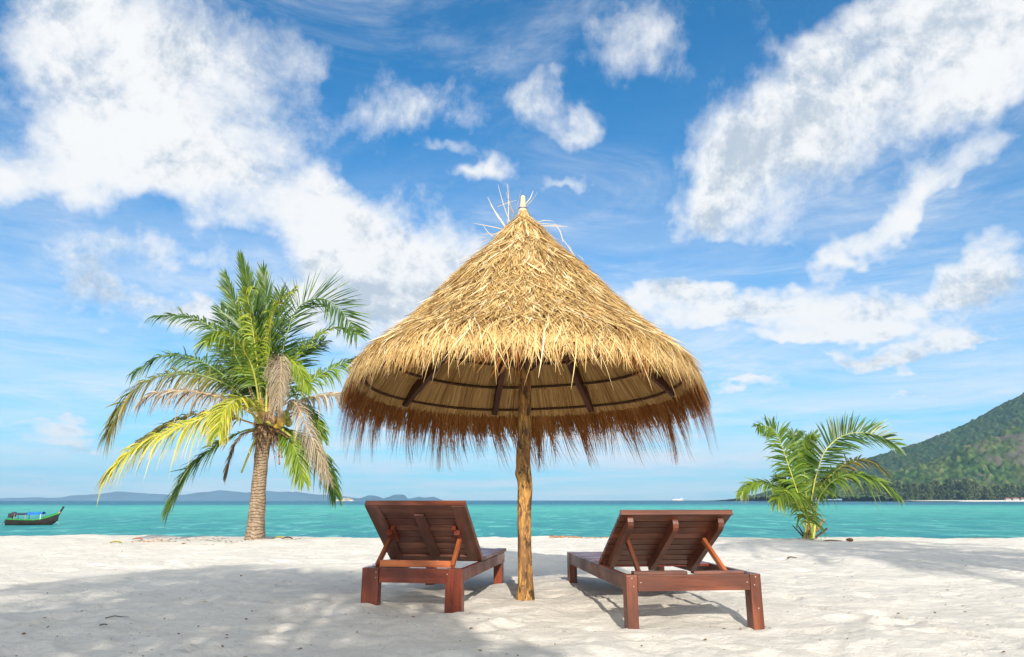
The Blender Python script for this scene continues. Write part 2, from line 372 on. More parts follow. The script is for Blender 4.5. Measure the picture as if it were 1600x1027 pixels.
M = {
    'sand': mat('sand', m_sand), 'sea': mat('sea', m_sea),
    'mahogany': mat('mahogany', lambda t: m_wood(t, (0.085, 0.014, 0.007), (0.18, 0.036, 0.014), 0.25)),
    'sunlitwood': mat('sunlit_wood', lambda t: m_wood(t, (0.26, 0.062, 0.020), (0.46, 0.13, 0.038))),  # brighter orange copy of the wood, standing in for sunlit props
    'underwood': mat('dull_wood', lambda t: m_wood(t, (0.10, 0.036, 0.024), (0.19, 0.075, 0.048), 0.36)),
    'redbrown': mat('red_brown_wood', lambda t: m_wood(t, (0.085, 0.022, 0.011), (0.155, 0.046, 0.022), 0.30)),
    'rafter': mat('rafter_wood', lambda t: m_wood(t, (0.075, 0.028, 0.014), (0.12, 0.048, 0.024), 0.5)),
    'post': mat('bark_post', m_post), 'trunk': mat('palm_trunk', m_trunk), 'core': mat('thatch_core', m_core),
    'straw': blade_mat('straw', [(0.0, (0.19, 0.10, 0.036)), (0.2, (0.42, 0.26, 0.10)), (0.5, (0.62, 0.425, 0.17)), (0.8, (0.77, 0.58, 0.27)), (1.0, (0.86, 0.77, 0.52))],  # darkest tones also stand in for the shaded gaps between straws
                       [(0.0, (0.75, 0.68, 0.6)), (0.5, (1, 1, 1)), (1.0, (1, 0.96, 0.88))], 0.22, 0.55, 0.3),
    'fringe': blade_mat('fringe_straw', [(0.0, (0.28, 0.11, 0.032)), (0.5, (0.62, 0.29, 0.085)), (1.0, (0.85, 0.52, 0.18))],
                        [(0.0, (1.15, 1.2, 1.25)), (0.55, (0.9, 0.82, 0.75)), (1.0, (0.66, 0.52, 0.45))], 0.45, 0.7, 0.15),
    'understraw': blade_mat('lining_straw', [(0.0, (0.28, 0.14, 0.045)), (0.5, (0.56, 0.33, 0.115)), (1.0, (0.78, 0.54, 0.23))], None, 0.12, 0.7, 0.15),
    'rope': plain('rope', (0.10, 0.055, 0.03), 0.9, 0.1, 0.3, 40),
    'finial': plain('finial', (0.62, 0.47, 0.26), 0.6, 0.3, 0.2, 20), 'blue_tie': plain('blue_tie', (0.05, 0.06, 0.25), 0.6),
    'nail': plain('nail', (0.40, 0.33, 0.27), 0.4, 0.5),
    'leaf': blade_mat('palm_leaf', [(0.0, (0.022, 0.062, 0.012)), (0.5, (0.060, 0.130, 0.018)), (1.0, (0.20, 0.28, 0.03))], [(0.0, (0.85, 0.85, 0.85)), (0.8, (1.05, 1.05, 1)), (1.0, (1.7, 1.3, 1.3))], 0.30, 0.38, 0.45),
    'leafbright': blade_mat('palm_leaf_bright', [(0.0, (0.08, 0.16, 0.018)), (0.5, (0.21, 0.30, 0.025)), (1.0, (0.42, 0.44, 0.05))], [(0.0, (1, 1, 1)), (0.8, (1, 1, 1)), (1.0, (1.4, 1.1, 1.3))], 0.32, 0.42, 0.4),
    'leafyellow': blade_mat('palm_leaf_yellow', [(0.0, (0.18, 0.25, 0.03)), (0.4, (0.50, 0.46, 0.05)), (1.0, (0.72, 0.58, 0.12))], [(0.0, (0.9, 0.95, 0.9)), (0.75, (1, 1, 1)), (1.0, (1.15, 0.9, 1.6))], 0.32, 0.5, 0.3),
    'leafolive': blade_mat('palm_leaf_olive', [(0.0, (0.06, 0.09, 0.02)), (0.5, (0.16, 0.17, 0.035)), (1.0, (0.34, 0.27, 0.11))], [(0.0, (0.9, 0.9, 0.8)), (0.6, (1.2, 1.0, 1.0)), (1.0, (2.0, 1.3, 1.8))], 0.25, 0.6, 0.2),
    'leafdry': blade_mat('palm_leaf_dry', [(0.0, (0.14, 0.10, 0.065)), (0.5, (0.31, 0.25, 0.17)), (1.0, (0.54, 0.47, 0.36))], None, 0.2, 0.8, 0.1),
    'rachis': plain('rachis_yellow', (0.40, 0.38, 0.07), 0.45, 0.4, 0.2, 4), 'rachisdry': plain('rachis_dry', (0.36, 0.24, 0.13), 0.7, 0.2, 0.3, 6),
    'rachisgreen': plain('rachis_green', (0.17, 0.23, 0.04), 0.45, 0.4, 0.2, 4),
    'fibre': blade_mat('palm_fibre', [(0.0, (0.10, 0.055, 0.03)), (0.6, (0.26, 0.16, 0.08)), (1.0, (0.45, 0.32, 0.19))], None, 0.1, 0.8, 0.1),
    'boot': plain('palm_boot', (0.24, 0.14, 0.07), 0.8, 0.2, 0.45, 9, 0.01), 'coconut': plain('coconut', (0.48, 0.30, 0.05), 0.5, 0.4, 0.35, 5),
    'coconutgreen': plain('coconut_green', (0.22, 0.24, 0.04), 0.5, 0.4, 0.3, 5),
    'hill': mat('hill_forest', m_hill), 'strip': mat('far_beach', m_beachstrip),
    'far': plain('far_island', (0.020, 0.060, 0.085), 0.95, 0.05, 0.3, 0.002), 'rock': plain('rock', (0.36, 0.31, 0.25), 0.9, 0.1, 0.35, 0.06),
    'hullwood': plain('hull_dark', (0.020, 0.016, 0.014), 0.6, 0.3, 0.3, 3), 'hullgreen': plain('hull_green', (0.02, 0.24, 0.04), 0.5, 0.4, 0.15, 3), 'bare': plain('bare_wood', (0.33, 0.20, 0.12), 0.7, 0.2, 0.3, 4),
    'tarpblue': plain('tarp_blue', (0.02, 0.14, 0.55), 0.6, 0.2, 0.15, 3), 'tarpdark': plain('tarp_dark', (0.035, 0.045, 0.07), 0.8, 0.1, 0.3, 3), 'white': plain('white_paint', (0.75, 0.75, 0.73), 0.5, 0.4, 0.05, 3),
    'engine': plain('engine', (0.022, 0.02, 0.022), 0.6, 0.3, 0.5, 6), 'redroof': plain('red_roof', (0.17, 0.075, 0.055), 0.8, 0.1, 0.2, 0.4), 'wall': plain('house_wall', (0.42, 0.40, 0.37), 0.8, 0.2, 0.1, 0.5),
    'farleaf': blade_mat('far_leaf', [(0.0, (0.035, 0.065, 0.025)), (0.5, (0.10, 0.14, 0.055)), (1.0, (0.22, 0.24, 0.11))], None, 0.15, 0.9, 0.05),
    'farbark': plain('far_bark', (0.16, 0.13, 0.10), 0.9, 0.1), 'window': plain('window', (0.03, 0.035, 0.04), 0.2, 0.5, 0.1),
    'litter': blade_mat('litter', [(0.0, (0.06, 0.04, 0.025)), (0.6, (0.17, 0.10, 0.05)), (1.0, (0.33, 0.22, 0.10))], None, 0.1, 0.8, 0.1),
    'weed': blade_mat('washed_weed', [(0.0, (0.42, 0.15, 0.06)), (0.6, (0.58, 0.26, 0.10)), (1.0, (0.70, 0.42, 0.20))], None, 0.1, 0.8, 0.1),
    'twig': plain('twig', (0.07, 0.042, 0.028), 0.85, 0.1, 0.3, 12), 'husk': plain('husk', (0.10, 0.055, 0.03), 0.9, 0.1, 0.5, 20, 0.01),
    'yleaf': plain('fallen_leaf_yellow', (0.40, 0.36, 0.05), 0.6, 0.2, 0.3, 20), 'rleaf': plain('fallen_leaf_red', (0.42, 0.14, 0.06), 0.7, 0.2, 0.3, 20),
}
RNG = np.random.default_rng(7); random.seed(7)

# ------------------------------------------------------------------ beach: one sheet
def axis(segs):
    out = [segs[0][0]]
    for a, b, s0, s1 in segs:
        x = out[-1]
        while x < b - 1e-6:
            f = (x - a) / (b - a); x = x + s0 + (s1 - s0) * f; out.append(min(x, b))
    return np.array(out)
xs_r = axis([(0, 4.5, .032, .036), (4.5, 14, .036, .075), (14, 40, .1, 3), (40, 5000, 5, 900)])
xs = np.concatenate([-xs_r[:0:-1], xs_r])
ys_ = axis([(-400, -10, 60, 4), (-10, 3.3, 2, .06), (3.3, 9, .024, .035), (9, 17, .035, .06), (17, 24, .06, .4), (24, 60, .5, 5), (60, 300, 10, 60)])
GX, GY = np.meshgrid(xs, ys_)
PITS = []
def sand_z(x, y, fine=True):
    x = np.asarray(x, float); y = np.asarray(y, float)
    z = 0.045 * fbm(x * 0.55, y * 0.75, 3, 5) * sstep(y, 2, 5)
    near = sstep(y, 2.2, 3.4) * (1 - sstep(y, 17.5, 21)) * (1 - sstep(np.abs(x), 13, 15))
    if fine:
        z = z + near * (0.030 * fbm(x * 1.6 + 3, y * 2.2, 3, 21) + 0.009 * fbm(x * 7, y * 10, 3, 31) + 0.004 * fbm(x * 17, y * 22, 2, 37))
    # the crest, then down into the sea
    yc = 17.3 + 0.5 * fbm(x * 0.12, y * 0.0 + 3, 3, 9)
    z = z + 0.06 * fbm(x * 0.35, y * 0.2, 4, 44) * sstep(y, 13, 16)
    z = z - 0.02 * sstep(y, 14, 17)
    d = np.maximum(y - yc, 0)
    z = z - np.minimum(0.10 * d + 0.006 * d * d, 3.0)
    # mounds: (x, y, radius, height)
    for (mx, my, mr, mh) in [(0.66 * H, 8.9 * H, .45, .085), (-1.43 * H, 6.7 * H, .28, .035), (-.50 * H, 6.6 * H, .3, .012), (0.1, 6.1, .4, .02), (-9.5, 17.2, 2.5, .05)]:
        z = z + mh * np.exp(-(((x - mx) ** 2 + (y - my) ** 2) / mr ** 2))
    return z
_sz = sand_z; FIX = []
def sand_z(x, y, fine=True):
    z = _sz(x, y, fine)
    for (fx, fy, fr, fa) in FIX: z = z + fa * np.exp(-(((x - fx) ** 2 + (y - fy) ** 2) / fr ** 2))
    return z
for it in range(4):
    for (fx, fy, tz) in [(-1.42 * H, 6.95 * H, .01), (-.50 * H, 6.85 * H, -.01), (-.08 * H, 8.85 * H, 0), (.97 * H, 6.1 * H, -.05), (2.06 * H, 6.15 * H, -.05), (.134 * H, 7.5 * H, -.01), (.66 * H, 8.9 * H, .06), (1.5 * H, 6.3 * H, -.02)]:
        FIX.append((fx, fy, .5, tz - float(sand_z(np.array([fx]), np.array([fy]), False)[0])))
_sz2 = sand_z
def sand_z(x, y, fine=True):      # sand heaped against legs and post
    z = _sz2(x, y, fine)
    for (fx, fy, fr, fa) in [(-1.40 * H, 6.97 * H, .15, .022), (-.52 * H, 6.82 * H, .14, .014), (-.10 * H, 8.85 * H, .12, .018), (.97 * H, 6.16 * H, .12, .012), (2.06 * H, 6.25 * H, .12, .014), (.134 * H, 7.52 * H, .15, .022)]:
        z = z + fa * np.exp(-(((x - fx) ** 2 + (y - fy) ** 2) / fr ** 2))
    return z
GZ = sand_z(GX, GY)
# footprints and scuffs: soft pits with a small rim
ix = np.searchsorted(xs, np.arange(-14, 14.01, 0.5)); 
def stamp(cx, cy, a, b, rot, depth):
    r_ = max(a, b) * 2.2
    x0, x1 = np.searchsorted(xs, [cx - r_, cx + r_]); y0, y1 = np.searchsorted(ys_, [cy - r_, cy + r_])
    if x1 <= x0 or y1 <= y0: return
    X = GX[y0:y1, x0:x1] - cx; Y = GY[y0:y1, x0:x1] - cy
    u = (X * math.cos(rot) + Y * math.sin(rot)) / a; v = (-X * math.sin(rot) + Y * math.cos(rot)) / b
    q = np.sqrt(u * u + v * v)
    GZ[y0:y1, x0:x1] += -depth * np.exp(-(q ** 3)) + depth * 0.30 * np.exp(-((q - 1.35) / 0.32) ** 2)
for i in range(1500):
    cy = 3.2 + 14 * random.random() ** 1.15; cx = random.uniform(-1, 1) * (2.2 + 0.85 * cy)
    a = random.uniform(.10, .24); stamp(cx, cy, a, a * random.uniform(.4, .8), random.uniform(0, 3.14), random.uniform(.004, .022))
for (sx, sy, dx, dy, n) in [(-4, 4, .25, .62, 14), (3.2, 4.2, -.2, .6, 16), (-1.8, 3.8, .05, .6, 5), (5, 6, .1, .7, 14), (-8, 9, .66, .2, 22), (1.6, 10, .6, .25, 18), (-3, 12, .6, -.1, 12)]:
    ang = math.atan2(dy, dx)
    for k in range(n):
        s_ = 0.12 if k % 2 else -0.12
        stamp(sx + dx * k - math.sin(ang) * s_, sy + dy * k + math.cos(ang) * s_, .15, .065, ang + random.uniform(-.2, .2), random.uniform(.022, .04))
beach = grid_mesh('beach', GX, GY, GZ, M['sand']); tag(beach, kind='structure')
def ground(x, y): return float(sand_z(np.array([x]), np.array([y]))[0])

# ------------------------------------------------------------------ sea
SEA = -1.55
sx_ = np.array([-13500, -6000, -2500, -1000, -400, -100, 0, 100, 400, 1000, 2500, 6000, 13500.]); sy_ = np.array([19, 60, 150, 400, 1000, 2500, 6000, 13500.])
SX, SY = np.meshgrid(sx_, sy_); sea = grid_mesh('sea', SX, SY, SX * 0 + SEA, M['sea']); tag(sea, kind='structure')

# ------------------------------------------------------------------ hill on the right
ridge = [(1246, 784), (1256, 779), (1264, 772), (1274, 764), (1290, 746), (1330, 733), (1370, 719), (1440, 697), (1500, 674), (1550, 649), (1600, 620), (1680, 578), (1800, 540), (2000, 500), (2300, 520), (2700, 700), (2900, 781)]
YR = 2000.0
rx_ = np.array([P(a, b, YR).x for a, b in ridge]); rz_ = np.array([P(a, b, YR).z for a, b in ridge])
spur = [(1330, 781), (1372, 756), (1420, 738), (1470, 722), (1530, 700), (1600, 668), (1700, 640), (1900, 610), (2300, 700), (2700, 781)]
YS = 1640.0
qx_ = np.array([P(a, b, YS).x for a, b in spur]); qz_ = np.array([P(a, b, YS).z for a, b in spur])
hx = np.arange(560, 2050, 2.9); hy = np.concatenate([np.arange(1385, 2060, 3.0), np.arange(2060, 2700, 30)])
HX, HY = np.meshgrid(hx, hy)
hr = np.interp(HX, rx_, rz_) - SEA; hs = np.interp(HX, qx_, qz_) - SEA
yb = 1440 + 25 * fbm(HX / 160, HX * 0, 2, 3) + 320 * sstep(-HX, -1000, -600)
t1 = np.clip((HY - yb) / (YR - yb), 0, 1); f1 = 1 - (1 - t1) ** 1.25; f1 = np.where(HY > YR, 1 - sstep(HY, YR, 2700) * 0.9, f1)
t2 = np.clip((HY - yb) / (YS - yb), 0, 1); f2 = 1 - (1 - t2) ** 1.35; f2 = np.where(HY > YS, np.clip(1 - (HY - YS) / 420, 0, 1), f2)
gl = 1 + 0.16 * fbm(HX / 110, HY / 200, 4, 13)
A = np.maximum(hr, 0) * f1 * 0.97; B = np.maximum(hs, 0) * f2 * gl
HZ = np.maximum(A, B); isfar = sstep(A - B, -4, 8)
rockn = fbm(HX / 130 + HZ / 60, HY / 170 - HZ / 90, 4, 71)
rock = 0.85 * sstep(rockn + 0.9 * fbm(HX / 24, HZ / 12 + HY / 60, 3, 33), 0.14, 0.34) * (1 - isfar) * sstep(HZ, 18, 40)
# canopy: jittered cells
def canopy(x, y, s, seed):
    ix = np.floor(x / s); iy = np.floor(y / s); best = np.full(x.shape, 9.0); cid = np.zeros(x.shape)
    for dx in (-1, 0, 1):
        for dy in (-1, 0, 1):
            jx = (ix + dx + 0.15 + 0.7 * hash2(ix + dx, iy + dy, seed)) * s; jy = (iy + dy + 0.15 + 0.7 * hash2(ix + dx, iy + dy, seed + 1)) * s
            d = np.hypot(x - jx, y - jy) / s; m = d < best; best = np.where(m, d, best); cid = np.where(m, hash2(ix + dx, iy + dy, seed + 2), cid)
    return best, cid
cb, cid = canopy(HX, HY, 11.0, 3)
bumpz = (10.5 * np.sqrt(np.clip(1 - (cb / 0.72) ** 2, 0, 1)) * (0.5 + 0.9 * cid)) * (1 - 0.75 * rock) + 3 * vnoise(HX / 5, HY / 5, 8)
HZ2 = HZ + bumpz * sstep(HZ, 1.0, 6.0) + SEA + 1.2 + rock * 7 * vnoise(HX / 14, HY / 14, 91)
HZ2 = np.where(HZ <= 0.5, SEA + 1.0 + 0 * HZ, HZ2)
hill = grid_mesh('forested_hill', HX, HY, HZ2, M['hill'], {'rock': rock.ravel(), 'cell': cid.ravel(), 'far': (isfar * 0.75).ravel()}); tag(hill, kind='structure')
# pale far beach at its foot
bx = np.linspace(640, 2200, 90); BYv = np.array([1375, 1384, 1394, 1412.]); BXX, BYY = np.meshgrid(bx, BYv)
bzz = np.array([SEA - 1, SEA + 0.5, SEA + 1.6, SEA + 2.6])[:, None] + 0 * BXX
far_beach = grid_mesh('far_beach', BXX, BYY + 8 * fbm(BXX / 90, BXX * 0, 2, 5) + 300 * sstep(-BXX, -900, -640), bzz, M['strip']); tag(far_beach, kind='structure')

# ------------------------------------------------------------------ far islands
def island(name, prof, Y, depth, mat_, label, cat, rough=0.0, seed=1):
    n = 90; pxs = np.linspace(prof[0][0], prof[-1][0], n); pys = np.interp(pxs, [a for a, b in prof], [b for a, b in prof])
    pts = [P(a, b, Y) for a, b in zip(pxs, pys)]
    X = np.array([p.x for p in pts]); Z = np.maximum(np.array([p.z for p in pts]), SEA - 1) - SEA
    v = np.linspace(-1, 1, 25); XX, VV = np.meshgrid(X, v)
    sc = (X[-1] - X[0])
    zz = Z[None, :] * np.sqrt(np.clip(1 - VV ** 2, 0, 1)) * (1 + rough * fbm(XX / sc * 14, VV * 3, 4, seed)) + SEA - 0.5
    o = grid_mesh(name, XX, Y + VV * depth, zz, mat_)
    return tag(o, label, cat) if label else tag(o, kind='structure')
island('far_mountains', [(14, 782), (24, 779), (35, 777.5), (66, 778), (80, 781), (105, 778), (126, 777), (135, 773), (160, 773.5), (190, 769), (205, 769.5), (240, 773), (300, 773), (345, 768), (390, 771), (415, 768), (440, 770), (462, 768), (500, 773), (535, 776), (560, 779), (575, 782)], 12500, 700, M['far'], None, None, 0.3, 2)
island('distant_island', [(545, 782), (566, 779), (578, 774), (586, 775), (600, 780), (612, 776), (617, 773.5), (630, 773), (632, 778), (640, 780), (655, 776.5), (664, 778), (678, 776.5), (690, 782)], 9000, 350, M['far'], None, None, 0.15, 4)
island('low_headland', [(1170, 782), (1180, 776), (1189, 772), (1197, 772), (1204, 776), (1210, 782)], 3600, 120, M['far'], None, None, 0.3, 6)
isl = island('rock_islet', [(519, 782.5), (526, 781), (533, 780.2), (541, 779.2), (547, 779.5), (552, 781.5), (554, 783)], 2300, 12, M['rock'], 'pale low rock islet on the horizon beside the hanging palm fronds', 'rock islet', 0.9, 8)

# ------------------------------------------------------------------ wood pieces
def wbox(parts, centre, size, rot=None, bev=0.004, taper=None):
    bm = bmesh.new(); bmesh.ops.create_cube(bm, size=1.0)
    for v in bm.verts: v.co = Vector((v.co.x * size[0], v.co.y * size[1], v.co.z * size[2]))
    if bev: bmesh.ops.bevel(bm, geom=bm.edges[:], offset=min(bev, min(size) * 0.3), segments=2, affect='EDGES', profile=0.7)
    lx = max(range(3), key=lambda i: size[i]); order = [lx] + [i for i in range(3) if i != lx]
    off = Vector((random.uniform(0, 50), random.uniform(0, 50), random.uniform(0, 50)))
    Mx = Matrix.Translation(Vector(centre)) @ (rot.to_4x4() if rot is not None else Matrix.Identity(4))
    V = []; G = []
    for v in bm.verts:
        G.append(tuple(Vector([v.co[i] for i in order]) + off)); V.append(tuple(Mx @ v.co))
    Fc = [[v.index for v in f.verts] for f in bm.faces]; bm.free()
    parts.append((V, Fc, G)); return parts
def wbuild(name, parts, mat_, parent, label=None):
    V = []; Fc = []; G = []
    for v, f, g in parts:
        b = len(V); V += v; G += g; Fc += [[i + b for i in q] for q in f]
    me = bpy.data.meshes.new(name); me.from_pydata(V, [], Fc)
    at = me.attributes.new('gv', 'FLOAT_VECTOR', 'POINT'); at.data.foreach_set('vector', np.array(G, np.float32).ravel())
    o = mesh_obj(name, me, mat_, parent)
    if label: o['label'] = label
    return o
def one(name, centre, size, mat_, parent, rot=None, bev=0.004, label=None):
    return wbuild(name, wbox([], centre, size, rot, bev), mat_, parent, label)

def nails(name, pts, parent, r=0.0045):
    for p in pts:
        V, Q = tube([Vector(p), Vector(p) + Vector((0, -0.004, 0))], [r, r * .8], 6)
        MB().add((V, Q)).build(name, M['nail'], parent)

# ------------------------------------------------------------------ left lounger
def lounger_left():
    W = 0.99 * H; Lf = 2.26 * H; FH = 0.395 * H
    o = empty('sun_lounger', (-0.955 * H, 6.86 * H, -.02), 'dark red wooden sun lounger left of the umbrella post with one flat batten behind', 'sun lounger', 'wooden sun loungers under the thatched umbrella', rz=-math.atan2(.334, 1.96))
    m = M['mahogany']; lw = 0.165 * H; ld = 0.10 * H; D = 0.12
    for sx in (-1, 1):
        one('leg', (sx * (W / 2 - lw / 2), ld / 2, FH / 2 - D / 2 - .001), (lw, ld, FH + D), m, o)
        one('leg', (sx * (W / 2 - ld / 2 - .012), Lf - 0.075, FH / 2 - D / 2 - .02), (ld, 0.13, FH + D - .04), m, o)
        one('side_rail', (sx * (W / 2 - 0.022), (Lf + ld) / 2 + .0, FH - 0.052), (0.036, Lf - ld - .004, 0.098), m, o)
    one('rear_rail', (0, 0.030, FH - 0.058), (W - 2 * lw - .004, 0.04, 0.112), m, o)
    one('front_rail', (0, Lf - 0.02, FH - 0.052), (W - 0.24, 0.034, 0.09), m, o)
    nails('nail', [(-W / 2 + lw - .02, -.001, FH - .035), (-W / 2 + lw - .02, -.001, FH - .075), (W / 2 - lw + .016, -.001, FH - .04)], o)
    hy = 0.86 * H; hz = FH + 0.018
    # seat deck: cross planks between two long stiles, standing on the rails
    d = []
    for sx in (-1, 1): wbox(d, (sx * (W / 2 - .045), (hy + Lf + .05) / 2, hz + .001), (0.10, Lf + .05 - hy, 0.032))
    n = 12; span = Lf + .04 - hy
    for i in range(n): wbox(d, (0, hy + span * (i + .5) / n, hz), (W - .2, span / n - .006, 0.026))
    wbuild('seat_deck', d, m, o)
    # backrest
    ang = R(34.5); L = 1.0 * H
    u = Vector((1, 0, 0)); dd = Vector((0, -math.cos(ang), math.sin(ang))); nn = u.cross(dd)   # nn points up/front
    rot = Matrix((u, dd, nn)).transposed()
    hp = Vector((0.0, hy, hz + 0.006))
    def q(a, b, c): return hp + u * a + dd * b - nn * c
    BW = W * 1.03; sw = 0.125
    b = empty('backrest', (0, 0, 0), None, None); b.parent = o
    # frame of the backrest: stiles, top and bottom rail butted
    f = []
    for sx in (-1, 1): wbox(f, q(sx * (BW / 2 - sw / 2), L / 2, -.004), (sw, L, 0.042), rot)
    wbox(f, q(0, L - .055, -.002), (BW - 2 * sw - .002, 0.11, 0.036), rot); wbox(f, q(0, 0.035, -.003), (BW - 2 * sw - .002, 0.07, 0.040), rot)
    bf = wbuild('backrest_frame', f, M['underwood'], b)
    pl = []; a0 = .073; a1 = L - .113; n = 7
    for i in range(n): wbox(pl, q(0, a0 + (a1 - a0) * (i + .5) / n, .004), (BW - 2 * sw - .003, (a1 - a0) / n - .011, 0.020), rot)
    wbox(pl, q(0, (a0 + a1) / 2, .020), (BW - 2 * sw - .003, a1 - a0, 0.008), rot, 0)  # backing sheet added behind the planks so no light shows through the gaps
    wbuild('backrest_planks', pl, M['underwood'], b)
    one('edge_strip', q(0, L + .0075, .001), (BW, 0.013, 0.046), M['redbrown'], b, rot)
    one('centre_batten', q(0.01, L * .47, -.020), (0.085, L * .78, 0.026), M['underwood'], b, rot)
    for sx in (-1, 1):
        k = []; wbox(k, q(sx * (BW / 2 - sw - .035), L * .52, -.028), (0.034, 0.20, 0.036), rot)
        wbox(k, q(sx * (BW / 2 - sw - .008), L * .56, -.055), (0.05, 0.075, 0.05), rot)
        wbuild('strut_block', k, M['mahogany'], b)
    # prop: two struts and the cross bar in its sunlit colour, lying on the frame
    for sx in (-1, 1):
        top = q(sx * (BW / 2 - sw + .002), L * .50, -.060); bot = Vector((sx * (W / 2 - .10) + (.0), 0.075, FH + .012))
        ax = top - bot; ln = ax.length; zz = ax.normalized(); xx = Vector((1, 0, 0)); xx = (xx - zz * xx.dot(zz)).normalized(); yy = zz.cross(xx)
        one('prop_strut', (top + bot) / 2, (0.030, 0.042, ln), M['redbrown' if sx < 0 else 'sunlitwood'], o, Matrix((xx, yy, zz)).transposed())
    one('prop_bar', (0, 0.095, FH + .0285), (W - .235, 0.035, 0.052), M['sunlitwood'], o, label='prop bar in bright sunlit orange')
    return o
L1 = lounger_left()

# ------------------------------------------------------------------ right lounger
def lounger_right():
    W = 1.172 * H; Lf = 2.72 * H; FH = 0.415 * H
    ox = (0.955 + W / H / 2 * math.cos(R(-6.3))) * H
    o = empty('sun_lounger', (ox, 6.1 * H + 0.0, -.02), 'red brown wooden sun lounger right of the umbrella post with three thick backrest ribs', 'sun lounger', 'wooden sun loungers under the thatched umbrella', rz=R(6.0))
    m = M['redbrown']; lw = 0.095 * H; ld = 0.13 * H; D = 0.12
    for sx in (-1, 1):
        one('leg', (sx * (W / 2 - lw / 2), ld / 2, FH / 2 - D / 2), (lw, ld, FH + D), m, o, bev=.007)
        one('leg', (sx * (W / 2 - lw / 2), Lf - ld / 2, FH / 2 - D / 2), (lw, ld, FH + D), m, o)
        one('side_rail', (sx * (W / 2 - 0.021), Lf / 2, FH - 0.056), (0.038, Lf - 2 * ld - .004, 0.108), m, o)
    one('rear_rail', (0, 0.023, FH - 0.056), (W - 2 * lw - .004, 0.042, 0.108), m, o)
    one('front_rail', (0, Lf - 0.023, FH - 0.056), (W - 2 * lw - .004, 0.04, 0.108), m, o)
    pts = []
    for sx in (-1, 1):
        for dx, dz in ((.04, .02), (.052, .075), (.105, .06)): pts.append((sx * (W / 2 - dx), -.001, FH - dz))
    pts[2] = (-(W / 2 - .105), .001, FH - .05); pts[5] = ((W / 2 - .105), .001, FH - .055)
    nails('nail', pts + [(W / 2 - .035, -.001, .12)], o)
    hy = 1.02 * H; hz = FH - .012
    d = []; n = 15; span = Lf - .05 - hy
    for i in range(n): wbox(d, (0, hy + span * (i + .5) / n, hz), (W - .085, span / n - .007, 0.022))
    wbuild('seat_deck', d, M['mahogany'], o)
    ang = R(28.4); L = 1.03 * H
    u = Vector((1, 0, 0)); dd = Vector((0, -math.cos(ang), math.sin(ang))); nn = u.cross(dd); rot = Matrix((u, dd, nn)).transposed()
    hp = Vector((-0.085 * H, hy, FH + 0.002))
    def q(a, b, c): return hp + u * a + dd * b - nn * c
    BW = 1.0 * H
    b = empty('backrest', (0, 0, 0), None, None); b.parent = o
    pl = []; n = 9
    for i in range(n): wbox(pl, q(0, L * (i + .5) / n, 0.0), (BW, L / n - .011, 0.024), rot)
    wbox(pl, q(0, L / 2, .018), (BW - .006, L - .02, 0.008), rot, 0)  # added backing sheet, keeps the gaps between the planks dark
    wbuild('backrest_planks', pl, M['redbrown'], b)
    one('edge_strip', q(0, L + .012, .004), (BW + .01, 0.022, 0.038), M['redbrown'], b, rot)
    for a, e in ((-BW / 2 + .075, .975), (0.005, .93), (BW / 2 - .075, .955)):
        # rib with a rounded top end
        hh = 0.072; wd = 0.042; l1 = L * e; prof = [(0.0, 0)]
        prof = [(0.02, 0), (0.02, -hh * .75)] + [(0.06, -hh)]
        prof += [(l1 - .075, -hh), (l1 - .045, -hh * .96), (l1 - .022, -hh * .8), (l1 - .006, -hh * .5), (l1, -.012), (l1, 0)]
        V = []; G = []; off = random.uniform(0, 30)
        for s_ in (-1, 1):
            for (bb, cc) in prof: V.append(tuple(q(a + s_ * wd / 2, bb, cc - .0125))); G.append((bb + off, cc, a + s_ * wd / 2))
        k = len(prof); Fc = [list(range(k))[::-1], list(range(k, 2 * k))] + [[i, (i + 1) % k, k + (i + 1) % k, k + i] for i in range(k)]
        wbuild('rib', [(V, Fc, G)], M['redbrown'], b)
    for a, tp in ((-BW / 2 + .118, .60), (BW / 2 - .118, .60)):
        top = q(a + .005, L * tp, -.05); bot = Vector((hp.x + a + (.02 if a < 0 else .065), 0.165, FH + .004))
        ax = top - bot; zz = ax.normalized(); xx = (Vector((1, 0, 0)) - zz * zz.x).normalized(); yy = zz.cross(xx)
        one('prop_strut', (top + bot) / 2, (0.028, 0.040, ax.length + .03), M['sunlitwood' if a > 0 else 'redbrown'], o, Matrix((xx, yy, zz)).transposed())
    one('cross_board', (-0.27 * W + .04, 0.085, FH + .008), (0.40 * W, 0.075, 0.022), M['underwood'], o)
    one('cross_board', (0.21 * W, 0.085, FH + .007), (0.38 * W, 0.075, 0.020), M['underwood'], o)
    return o
L2 = lounger_right()

# ------------------------------------------------------------------ thatched umbrella
UX, UY = 0.134 * H, 7.5 * H
umb = empty('thatched_umbrella', (UX, UY, 0), 'large straw thatched umbrella on a knobbly trunk post between the two loungers', 'beach umbrella')
upp = np.array([(0.012, 4.40), (.065, 4.22), (.255, 4.0), (.40, 3.8), (.745, 3.45), (1.03, 3.1), (1.34, 2.75), (1.60, 2.5), (1.81, 2.3), (1.93, 2.1), (1.99, 1.9)]) * H
unp = np.array([(.25, 3.66), (1.0, 2.99), (1.45, 2.60), (1.70, 2.38), (1.82, 2.22), (1.91, 2.00), (1.97, 1.72), (2.00, 1.45)]) * H
def prof_fn(pr):
    s = np.concatenate([[0], np.cumsum(np.hypot(*np.diff(pr, axis=0).T))])
    return s, (lambda x: np.interp(x, s, pr[:, 0])), (lambda x: np.interp(x, s, pr[:, 1]))
def tilt(r, ph):      # ph = 0 away from the camera: that side hangs lower
    return H * (r / (2 * H)) ** 2 * (-0.118 * np.cos(ph) + 0.058 + 0.02 * np.sin(2 * ph + 1))
